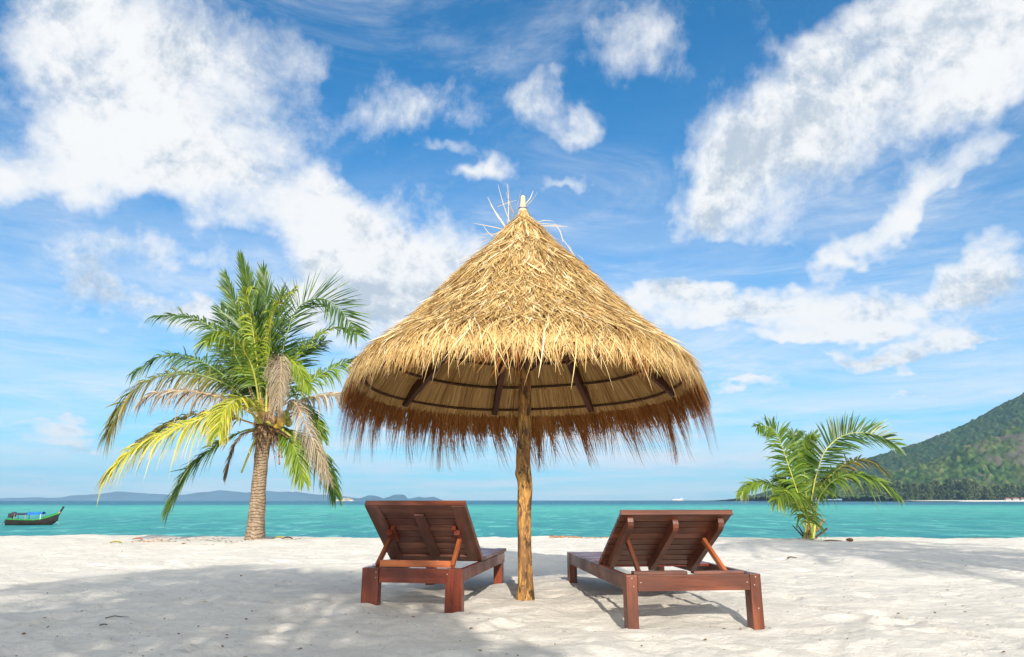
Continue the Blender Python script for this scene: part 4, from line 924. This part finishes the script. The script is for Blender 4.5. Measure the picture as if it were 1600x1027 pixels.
# young palm on the right
YPY = 19.6 * H
def cq(x, y, dy=0.0): return tuple(P(x / 4.668 + 1140, y / 4.668 + 640, YPY + dy))
yp_o = P(1265, 841, YPY); yp_o.z = 0
yp = empty('young_palm', yp_o, 'small stemless young coconut palm with arching green fronds on the sand at the right', 'palm tree')
YF = [
 dict(p=[(575, 900, 0), (545, 760, 0), (490, 590, -.1), (420, 380, -.2), (345, 180, -.3), (270, 120, -.5), (200, 125, -.7)], hint=(.1, -1, .3), leaf='leafbright', rach='rachis', spread=72, droop=.30, Lmax=.60, bare=.28, nper=66, base_rnd=.1),
 dict(p=[(590, 900, .1), (600, 640, .1), (670, 360, .1), (760, 235, .1), (880, 175, .1), (1010, 172, .1), (1120, 205, .1), (1225, 262, .1)], hint=(-.3, -1, .5), leaf='leaf', rach='rachis', spread=70, droop=.12, Lmax=.62, bare=.32, nper=74, base_rnd=.4),
 dict(p=[(600, 900, .2), (640, 620, .3), (740, 480, .3), (880, 385, .4), (1010, 375, .5), (1140, 460, .5)], hint=(-.1, -.4, 1), leaf='leafolive', rach='rachis', spread=62, droop=.55, Lmax=.42, bare=.3, base_rnd=.3),
 dict(p=[(605, 900, -.1), (650, 660, -.3), (760, 520, -.5), (900, 470, -.6), (1060, 510, -.7), (1225, 625, -.7)], hint=(0, -.5, 1), leaf='leaf', spread=62, droop=.65, Lmax=.52, bare=.28, nper=66, base_rnd=.65),
 dict(p=[(570, 900, 0), (480, 740, .1), (380, 610, .2), (270, 540, .2), (160, 545, .2), (85, 610, .2)], hint=(.1, -.5, 1), leaf='leafbright', spread=58, droop=.6, Lmax=.40, bare=.35, base_rnd=.25),
 dict(p=[(600, 900, -.2), (565, 790, -.5), (515, 690, -.8), (465, 615, -1.1), (400, 610, -1.4), (345, 650, -1.6)], hint=(.2, -.3, 1), leaf='leafbright', rach='rachis', spread=72, droop=.72, Lmax=.62, bare=.12, nper=66, base_rnd=.4),
 dict(p=[(585, 900, .1), (560, 640, .2), (545, 420, .3), (570, 260, .3), (620, 190, .3)], hint=(0, -1, .2), leaf='leafbright', spread=48, tipspread=12, droop=.15, Lmax=.50, bare=.3, base_rnd=.15),
 dict(p=[(580, 900, .3), (540, 640, .5), (500, 420, .7), (480, 260, .8), (470, 185, .9), (520, 190, 1.0)], hint=(0, -1, .5), leaf='leaf', spread=66, droop=.35, Lmax=.52, bare=.3, base_rnd=.3),
 dict(p=[(575, 890, .2), (520, 700, .5), (440, 560, .9), (350, 500, 1.1)], hint=(0, -.8, 1), leaf='leaf', spread=64, droop=.4, Lmax=.55, bare=.3, base_rnd=.35),
]
for i, f in enumerate(YF):
    pts = [cq(*p) for p in f.pop('p')]; frond(yp, yp_o, pts, seed=50 + i, rr=.02, wid=.0185, lm=1.10, ragged=.2, **f)
yo = Vector(yp_o)
for (a, b_, r1, r2, mt, lb) in [((540, 930, 0), (460, 845, -.1), .022, .010, 'twig', None), ((550, 930, 0), (490, 830, 0), .022, .010, 'twig', None), ((625, 935, 0), (713, 865, -.1), .024, .022, 'twig', None), ((630, 890, 0), (688, 800, 0), .035, .028, 'boot', None),
                                ((550, 940, 0), (560, 850, 0), .07, .03, 'rachisgreen', None), ((600, 940, 0), (625, 830, 0), .07, .03, 'rachis', None), ((575, 945, -.05), (580, 840, -.05), .07, .04, 'boot', None), ((590, 940, -.1), (600, 870, -.2), .05, .03, 'rachisgreen', None)]:
    taperbar(Vector(cq(*a)) - yo, Vector(cq(*b_)) - yo, r1, r2, M[mt], yp, 'stalk', (0, 0, 0))

# ------------------------------------------------------------------ the palms and trees behind the camera (they throw the shade on the sand)
def shade_palm(x, y, h, label, nf=20, fl=2.6, seed=0):
    g = random.Random(seed)
    o = empty('coconut_palm', (x, y, 0), label, 'palm tree', 'palms behind the camera')
    c = catmull([(0, 0, -.2), (.1, 0, h * .4), (.25, .1, h * .8), (.3, .15, h)], 20)
    MB().add(tube([Vector(p) for p in c], list(np.linspace(.2, .12, 20)), 10)).build('trunk', M['trunk'], o)
    top = np.array(c[-1])
    for k in range(nf):
        a = k * 2.399 + g.uniform(-.2, .2); up = g.uniform(-.35, 1.0); d = np.array([math.cos(a), math.sin(a), 0]); f_ = fl * g.uniform(.8, 1.15)
        pts = [top, top + d * f_ * .35 + np.array([0, 0, f_ * .28 * (up + .2)]), top + d * f_ * .75 + np.array([0, 0, f_ * (.42 * up - .05)]), top + d * f_ * 1.05 + np.array([0, 0, f_ * (.3 * up - .35)])]
        frond(o, (0, 0, 0), [tuple(p) for p in pts], Lmax=.85, nper=22, droop=.5, seed=seed * 40 + k, wid=.016, rr=.03, lm=1.0)
    return o
def shade_tree(x, y, h, lobes, label, seed=0, nleaf=5200, size=.15):
    g = np.random.default_rng(seed + 500)
    o = empty('beach_tree', (x, y, 0), label, 'tree', 'trees behind the camera')
    c = catmull([(0, 0, -.3), (.15, 0, h * .3), (0, .1, h * .6), (.1, 0, h)], 16)
    mb = MB().add(tube([Vector(p) for p in c], list(np.linspace(.26, .07, 16)), 10)); 
    P_ = []
    for (lx, ly, lz, lr) in lobes:
        mb.add(tube([Vector(c[9]), Vector((lx * .5, ly * .5, (h * .6 + lz) / 2 + .3)), Vector((lx, ly, lz))], [.10, .07, .02], 6))
        n = int(nleaf * lr ** 2 / sum(q[3] ** 2 for q in lobes)); nc = max(n // 45, 3); v = g.normal(0, 1, (nc, 3)); v /= np.linalg.norm(v, axis=1, keepdims=True)
        P_.append(np.array([lx, ly, lz]) + v * (lr * (.25 + .95 * g.random(nc) ** .7))[:, None] * np.array([1, 1, .62]))
        P_[-1] = np.repeat(P_[-1], 45, axis=0) + g.normal(0, 1, (nc * 45, 3)) * np.array([.20, .20, .10])
    mb.build('trunk', M['trunk'], o)
    b = np.concatenate(P_); N = len(b); d = g.normal(0, 1, (N, 3)) * size; wv = np.cross(d, g.normal(0, 1, (N, 3))); wv /= np.linalg.norm(wv, axis=1, keepdims=True)
    pts = b[:, None, :] + d[:, None, :] * np.linspace(-.5, .5, 4)[None, :, None]
    strips('crown', pts, wv[:, None, :] * size * .33 * np.array([.2, 1, 1, .1])[None, :, None], M['leaf'], o, g.random(N))
    return o
KS = 1 / math.tan(SUN_EL); SHX, SHY = -sdir.x / math.hypot(sdir.x, sdir.y), -sdir.y / math.hypot(sdir.x, sdir.y)
def cast(px, py, h):   # where something at height h stands whose shadow falls on the ground at this photo point
    v = py - 513.5; yy = F * CP + v * SP; zz = F * SP - v * CP; Y = H / -zz * yy; X = (px - 800) / yy * Y
    return X - SHX * KS * h, Y - SHY * KS * h
def tree_for(spots, h0, label, seed, nleaf=5200):
    """spots: photo points of the shade, with height and lobe radius"""
    W_ = [(*cast(a, b_, hh), hh, rr) for a, b_, hh, rr in spots]
    cx = sum(q[0] for q in W_) / len(W_); cy = sum(q[1] for q in W_) / len(W_)
    return shade_tree(cx, cy, h0, [(q[0] - cx, q[1] - cy, q[2], q[3]) for q in W_], label, seed, nleaf)
tree_for([(30, 985, 6.0, .8), (200, 960, 6.6, .7), (330, 960, 6.2, .6), (120, 1010, 5.2, .6), (400, 915, 7.0, .6), (440, 1022, 5.4, .45)], 5.6, 'broad leafy beach tree behind the camera to the left', 1, 1500)
tree_for([(330, 912, 7.6, .55), (440, 915, 8.0, .6), (540, 905, 8.4, .55), (560, 925, 7.6, .4), (660, 1000, 6.6, .5), (720, 1020, 6.0, .45), (570, 1018, 6.0, .4), (620, 975, 6.4, .3)], 6.6, 'tall leafy beach tree behind the camera near the middle', 2, 1600)
a_, b_ = cast(215, 925, 8.0); shade_palm(a_, b_, 8.0, 'coconut palm behind the camera at the far left', 12, 2.3, 6)
a_, b_ = cast(290, 915, 8.2); shade_palm(a_, b_, 8.2, 'coconut palm behind the camera left of the middle', 12, 2.3, 7)
a_, b_ = cast(1420, 862, 7.2); shade_palm(a_, b_, 7.2, 'tall coconut palm behind the camera to the right', 20, 2.7, 3)
a_, b_ = cast(1620, 880, 7.8); shade_palm(a_, b_, 7.8, 'taller coconut palm behind the camera at the far right', 20, 2.8, 4)
a_, b_ = cast(1235, 850, 8.2); shade_palm(a_, b_, 8.2, 'slender coconut palm behind the camera, right of the middle', 16, 2.3, 5)

# ------------------------------------------------------------------ longtail boat
def boat():
    Yb = 71.0; base = P(52, 822, Yb); base.z = SEA
    o = empty('longtail_boat', base, 'dark wooden longtail boat with green bow and blue canopy on the water at left', 'boat', rz=R(14))
    Lb = 4.9; n = 28; sec = []
    for i in range(n):
        u = i / (n - 1); x = -Lb / 2 + Lb * u * .93
        half = .56 * (math.sin(math.pi * (.16 + .84 * u)) ** .7) if u < 1 else 0
        half = max(half, .02); top = .50 + .10 * (1 - u) ** 3 + .62 * max(0, u - .55) ** 1.7 / .45 ** 1.7; kz = -.15 + .55 * max(0, u - .8) ** 1.5 / .2 ** 1.5
        sec.append((x, half, top, kz))
    V = []; prof = [(-1, 1), (-.93, .62), (-.72, .25), (-.3, .03), (0, 0), (.3, .03), (.72, .25), (.93, .62), (1, 1)]
    for x, hf, tp, kz in sec:
        for a, b_ in prof: V.append((x, a * hf, kz + (tp - kz) * b_))
    m = len(prof); Q = [(i * m + k, i * m + k + 1, (i + 1) * m + k + 1, (i + 1) * m + k) for i in range(n - 1) for k in range(m - 1)]
    npmesh('hull', V, Q, M['hullwood'], o, smooth=True)
    # transom
    tv = V[:m]; MB().add((tv + [(sec[0][0], 0, .5)], [(m, k, k + 1) for k in range(m - 1)])).build('transom', M['bare'], o, smooth=False)
    for s_ in (-1, 1):
        pth = [Vector((x, s_ * hf, tp)) for x, hf, tp, kz in sec]; MB().add(tube(pth, .05, 6)).build('gunwale', M['hullgreen'], o)
    dk = [s for s in sec[int(n * .68):]]; Vd = []
    for x, hf, tp, kz in dk: Vd += [(x, -hf * .98, tp + .02), (x, 0, tp + .20), (x, hf * .98, tp + .02)]
    Qd = [(i * 3 + k, i * 3 + k + 1, (i + 1) * 3 + k + 1, (i + 1) * 3 + k) for i in range(len(dk) - 1) for k in range(2)]
    npmesh('foredeck', Vd, Qd, M['hullgreen'], o)
    fl = sec[2:int(n * .68)]; Vf = []
    for x, hf, tp, kz in fl: Vf += [(x, -hf * .8, .18), (x, hf * .8, .18)]
    npmesh('floor', Vf, [(i * 2, i * 2 + 1, i * 2 + 3, i * 2 + 2) for i in range(len(fl) - 1)], M['bare'], o)
    for ub in (.22, .36, .5, .62):
        x, hf, tp, kz = sec[int(n * ub)]; wb = []; wbox(wb, (x, 0, tp - .1), (.16, hf * 1.9, .03)); wbuild('bench', wb, M['bare'], o)
    x, hf, tp, kz = sec[-1]
    MB().add(tube([Vector((x - .12, 0, tp - .35)), Vector((x + .05, 0, tp + .05)), Vector((x + .22, 0, tp + .42)), Vector((x + .34, 0, tp + .66))], [.10, .09, .085, .10], 8)).build('prow_post', M['hullwood'], o)
    MB().add(tube([Vector((x - .02, 0, tp - .02)), Vector((x + .09, 0, tp + .16))], [.105, .10], 8)).build('prow_band', M['bare'], o)
    def canopy_(x0, x1, z, mt, sag):
        xs_ = np.linspace(x0, x1, 9); ysv = np.linspace(-.5, .5, 7); X, Y = np.meshgrid(xs_, ysv)
        grid_mesh('canopy', X, Y, z + .24 * np.cos(Y * 2.9) - .14 - sag * np.sin((X - x0) / (x1 - x0) * math.pi) + .03 * (X - x0), mt, parent=o)
    canopy_(-1.72, -.65, 1.10, M['tarpdark'], .05); canopy_(-.62, .75, 1.16, M['tarpblue'], .06)
    for x in (-1.65, -.68, .65):
        for s_ in (-1, 1): MB().add(tube([Vector((x, s_ * .46, .5)), Vector((x, s_ * .46, 1.08))], .025, 6)).build('canopy_post', M['bare' if x < 0 else 'white'], o)
    e = []; wbox(e, (-2.02, 0, .98), (.62, .34, .34), bev=.05); wbox(e, (-1.9, .02, 1.18), (.34, .28, .18), bev=.04); wbox(e, (-2.2, 0, .82), (.22, .4, .2), bev=.04); wbox(e, (-1.95, 0, .72), (.08, .1, .35))
    en = wbuild('engine', e, M['engine'], o)
    MB().add(tube([Vector((-2.3, 0, .85)), Vector((-2.75, .05, .1)), Vector((-2.9, .05, -.1))], .028, 6)).build('tail_shaft', M['engine'], en)
    MB().add(tube([Vector((x + .0, 0, tp)) for x, tp in ((1.7, .75), (2.0, .3), (2.35, -.05))], .012, 5)).build('mooring_rope', M['white'], o)
boat()
# a ship far out
def ship():
    Y = 4200.0; base = P(1059, 781.5, Y); base.z = SEA; o = empty('ship', base, 'tiny pale ship on the horizon above the right lounger', 'ship')
    hv = [(-38, 2), (-36, 5), (30, 5), (40, 7), (34, 0), (-36, 0)]
    V = [(x, s_ * 6, z) for s_ in (-1, 1) for x, z in hv]; k = len(hv)
    MB().add((V, [list(range(k))[::-1], list(range(k, 2 * k))] + [(i, (i + 1) % k, k + (i + 1) % k, k + i) for i in range(k)])).build('hull', M['rock'], o, smooth=False)
    s = []; wbox(s, (-5, 0, 7.5), (50, 9, 4.4), bev=.3); wbuild('deckhouse', s, M['white'], o)
    s = []; wbox(s, (24, 0, 12), (12, 8, 4.2), bev=.3); wbuild('wheelhouse', s, M['white'], o)
    s = []; wbox(s, (-22, 0, 12.5), (5, 4, 5), bev=.3); wbuild('funnel', s, M['redroof'], o)
ship()

# ------------------------------------------------------------------ far shore: casuarina row and small houses
def casuarina(seed, hgt=1.0):
    g = np.random.default_rng(seed); N = 900
    q = g.random(N) ** .8; hz = 2.5 + 27 * q; rad = np.interp(q, [0, .12, .35, .75, 1], [3.0, 6.0, 6.6, 5.6, 2.6]) * (1 + .3 * np.sin(q * 21 + seed)); a = g.random(N) * 2 * math.pi
    rr = rad * np.sqrt(g.random(N)) * (1 + .28 * np.sin(a * 3 + q * 9 + seed)); b = np.stack([rr * np.cos(a), rr * np.sin(a), hz], -1)
    d = np.stack([np.cos(a) * .9, np.sin(a) * .9, .6 + g.normal(0, .5, N)], -1) * (1.6 + g.random(N))[:, None]; wv = np.cross(d, g.normal(0, 1, (N, 3))); wv /= np.linalg.norm(wv, axis=1, keepdims=True)
    return b[:, None, :] + d[:, None, :] * np.linspace(-.5, .5, 3)[None, :, None], wv[:, None, :] * np.array([.4, .85, .2])[None, :, None] * 1.0, g.random(N)
protos = []
for k in range(3):
    pts, wv, rn = casuarina(k + 1)
    o = empty('casuarina_tree', (0, 0, 0), None, None)
    strips('crown', pts, wv, M['farleaf'], o, rn * .8 + .1 * k)
    MB().add(tube([Vector((0, 0, -1)), Vector((.3, 0, 12)), Vector((0, 0, 27))], [.5, .35, .1], 6)).build('trunk', M['farbark'], o)
    protos.append(o)
tx = []; px_ = 1352
while px_ < 1660: tx.append(px_); px_ += random.uniform(5.5, 9.5)
for i, px_ in enumerate(tx):
    src = protos[i % 3]
    if i < 3: t_ = src
    else:
        t_ = src.copy(); C.objects.link(t_)
        for ch in src.children:
            c_ = ch.copy(); C.objects.link(c_); c_.parent = t_
    Yt = 1425 + random.uniform(-6, 25); p = P(px_, 780, Yt)
    t_.location = (p.x, Yt, SEA + 1.6); sc_ = random.uniform(1.0, 1.5) * (1 if px_ < 1530 else .8); t_.scale = (sc_ * random.uniform(.9, 1.2), sc_, sc_); t_.rotation_euler = (0, 0, random.uniform(0, 6.28))
    tag(t_, 'grey green casuarina tree in the row along the far beach under the hill', 'tree', 'casuarina trees along the far beach')
def house(px, w_, d_, hgt, lbl, roofm):
    p = P(px, 779, 1404); o = empty('beach_house', (p.x, 1404, SEA + 2.2), lbl, 'house', 'small houses on the far beach')
    s = []; wbox(s, (0, 0, hgt / 2), (w_, d_, hgt), bev=.05); wbuild('wall', s, M['wall'], o)
    V = [(-w_ * .58, -d_ * .65, hgt + .01), (w_ * .58, -d_ * .65, hgt + .01), (w_ * .58, d_ * .65, hgt + .01), (-w_ * .58, d_ * .65, hgt + .01), (-w_ * .3, 0, hgt + 2.6), (w_ * .3, 0, hgt + 2.6)]
    MB().add((V, [(0, 1, 5, 4), (1, 2, 5), (2, 3, 4, 5), (3, 0, 4), (3, 2, 1, 0)])).build('roof', roofm, o, smooth=False)
    for k in (-1, 0, 1):
        s = []; wbox(s, (k * w_ * .28, -d_ / 2 - .03, hgt * .5), (w_ * .13, .08, hgt * .42), bev=.01); wbuild('window', s, M['window'], o)
house(1574, 9, 6, 3.2, 'small pale house with red brown roof on the far beach, leftmost of the three', M['redroof'])
house(1586, 11, 7, 3.6, 'wider pale house with red brown roof on the far beach, between two others', M['redroof'])
house(1598, 9, 6, 3.0, 'small pale house with red brown roof on the far beach, rightmost of the three', M['redroof'])

# ------------------------------------------------------------------ litter on the sand
def gpt(px, py):
    v = py - 513.5; yy = F * CP + v * SP; zz = F * SP - v * CP; Y = H / -zz * yy; return (px - 800) / yy * Y, Y
def scatter(name, N, mat_, seed, yr, size, kind='stuff'):
    g = np.random.default_rng(seed)
    py = 1035 - (1035 - 846) * g.random(N) ** yr; px = g.random(N) * 1700 - 50
    v = py - 513.5; yy = F * CP + v * SP; zz = F * SP - v * CP; Y = np.minimum(H / -zz * yy, 17.2); X = (px - 800) / yy * Y
    Z = np.array([np.interp(x, xs, GZ[min(np.searchsorted(ys_, y), len(ys_) - 1)]) for x, y in zip(X, Y)]) + .005
    a = g.random(N) * 2 * math.pi; L = size * (.4 + 1.2 * g.random(N) ** 2); d = np.stack([np.cos(a), np.sin(a), g.normal(0, .15, N)], -1)
    wv = np.stack([-np.sin(a), np.cos(a), g.normal(0, .5, N)], -1)
    b = np.stack([X, Y, Z], -1); pts = b[:, None, :] + d[:, None, :] * (L[:, None, None] * np.linspace(-.5, .5, 4)[None, :, None]) + np.array([0, 0, .003])
    asp = np.where(g.random(N) < .5, .05, .2)
    o = strips(name, pts, wv[:, None, :] * (L * asp)[:, None, None] * np.array([.3, 1, .8, .1])[None, :, None], mat_, None, g.random(N))
    return tag(o, kind=kind)
scatter('leaf_litter', 1500, M['litter'], 1, .8, .019)
# washed weed at the shoreline and dry leaves by the tall palm: loose patches
def weed(px0, px1, py, n, seed, name, mat_, spread=.25, size=.09):
    g = np.random.default_rng(seed); px = px0 + (px1 - px0) * g.random(n)
    x0, y0 = gpt(px0, py); x1, y1 = gpt(px1, py); X = x0 + (x1 - x0) * g.random(n); Y = np.minimum(y0 + g.normal(0, spread, n), 17.3)
    Z = np.array([np.interp(x, xs, GZ[min(np.searchsorted(ys_, y), len(ys_) - 1)]) for x, y in zip(X, Y)]) + .012
    a = g.random(n) * 6.28; L = size * (.5 + g.random(n)); d = np.stack([np.cos(a), np.sin(a) * .5, .2 * g.random(n)], -1); wv = np.stack([-np.sin(a), np.cos(a), .3 + 0 * a], -1)
    pts = np.stack([X, Y, Z], -1)[:, None, :] + d[:, None, :] * L[:, None, None] * np.linspace(-.5, .5, 4)[None, :, None]
    return tag(strips(name, pts, wv[:, None, :] * .012 * np.array([.4, 1, .8, .1])[None, :, None], mat_, None, g.random(n)), kind='stuff')
weed(860, 905, 839.5, 150, 1, 'washed_up_seaweed', M['weed'], .15, .12); weed(908, 950, 840, 50, 2, 'washed_up_seaweed', M['weed'], .15)
weed(1500, 1545, 838.5, 120, 3, 'washed_up_seaweed', M['weed'], .15, .12); weed(215, 262, 843.5, 60, 4, 'dry_leaf_litter', M['weed'], .25); weed(430, 460, 843, 60, 5, 'dry_leaf_litter', M['litter'], .25, .12)
weed(300, 385, 848, 40, 6, 'dry_leaf_litter', M['litter'], .4, .10); weed(262, 350, 842, 80, 7, 'dry_leaf_litter', M['litter'], .5, .06)
def stick(px, py, ln, ang, r, label, mat_='twig', name='stick'):
    x, y = gpt(px, py); z = float(np.interp(x, xs, GZ[np.searchsorted(ys_, y)])) + r
    d = Vector((math.cos(ang), math.sin(ang), 0)) * ln / 2
    c = Vector((x, y, z)); o = MB().add(tube([c - d, c - d * .3 + Vector((0, .01, .012)), c + d * .4 + Vector((0, -.01, .006)), c + d], [r, r, r * .8, r * .4], 6)).build(name, M[mat_])
    tag(o, label, 'stick')
stick(1302, 846, .38, -.15, .014, 'thin dark stick lying on the sand right of the young palm')
stick(183, 967, .16, .35, .004, 'thin dark twig lying on the shaded sand at the lower left')
stick(1238, 872, .16, .2, .010, 'short dark twig on the sand between the right lounger and the young palm')
def husk():
    x, y = gpt(1328, 846.5); bm = bmesh.new(); bmesh.ops.create_icosphere(bm, subdivisions=3, radius=.055)
    for v in bm.verts: v.co = Vector((v.co.x * 1.4, v.co.y, v.co.z * .65)) * (1 + .12 * math.sin(v.co.x * 60) * math.cos(v.co.y * 50))
    me = bpy.data.meshes.new('coconut_husk'); bm.to_mesh(me); bm.free(); o = mesh_obj('coconut_husk', me, M['husk']); o.location = (x, y, ground(x, y) + .04)
    tag(o, 'dark brown coconut husk lying on the sand right of the young palm', 'coconut husk')
husk()
def leafpiece(px, py, sz, mt, rot, label):
    x, y = gpt(px, py); z = float(np.interp(x, xs, GZ[np.searchsorted(ys_, y)])) + .012; n = 9; V = []; Q = []
    for i in range(n):
        u = i / (n - 1); wd = sz * .28 * math.sin(math.pi * (.04 + .93 * u)) ** .8
        for s_ in (-1, 0, 1): V.append((sz * (u - .5), s_ * wd, .05 * sz + .10 * sz * abs(s_) + .12 * sz * math.sin(u * 3)))
    for i in range(n - 1):
        for k in range(2): Q.append((i * 3 + k, i * 3 + k + 1, i * 3 + k + 4, i * 3 + k + 3))
    o = npmesh('fallen_leaf', V, Q, M[mt], smooth=True); o.location = (x, y, z); o.rotation_euler = (.1, .05, rot)
    tag(o, label, 'leaf', 'fallen leaves on the sand')
leafpiece(181, 849, .22, 'yleaf', .3, 'curled yellow green leaf lying alone on the bright sand near the water at the left')
leafpiece(434, 841.5, .25, 'yleaf', -.2, 'yellow green leaf on the sand just right of the tall palm')
leafpiece(449, 844, .22, 'husk', .4, 'brown leaf on the sand right of the tall palm')
leafpiece(215, 843, .20, 'rleaf', .1, 'rusty red leaf on the sand near the water at the left')
leafpiece(161, 981, .05, 'husk', .8, 'small brown leaf on the shaded sand at the lower left')
leafpiece(320, 945, .04, 'yleaf', .8, 'tiny yellow leaf on the shaded sand left of the left lounger')

# ------------------------------------------------------------------ air
def m_haze(t):
    return None
hz = bpy.data.materials.new('haze'); hz.use_nodes = True; t = NT(hz.node_tree); out = t.n('ShaderNodeOutputMaterial')
pv = t.n('ShaderNodeVolumePrincipled'); pv.inputs['Color'].default_value = (0.42, 0.68, 0.95, 1); pv.inputs['Density'].default_value = 7e-5; pv.inputs['Anisotropy'].default_value = 0.0
t.nt.links.new(pv.outputs[0], out.inputs['Volume'])
x0, x1, y0, y1, z0, z1 = -14000, 14000, -600, 14200, -7.0, 620
V = [(x, y, z) for z in (z0, z1) for y in (y0, y1) for x in (x0, x1)]
me = bpy.data.meshes.new('haze'); me.from_pydata(V, [], [(0, 2, 3, 1), (4, 5, 7, 6), (0, 1, 5, 4), (2, 6, 7, 3), (0, 4, 6, 2), (1, 3, 7, 5)]); hzo = mesh_obj('haze', me, hz); tag(hzo, kind='stuff')
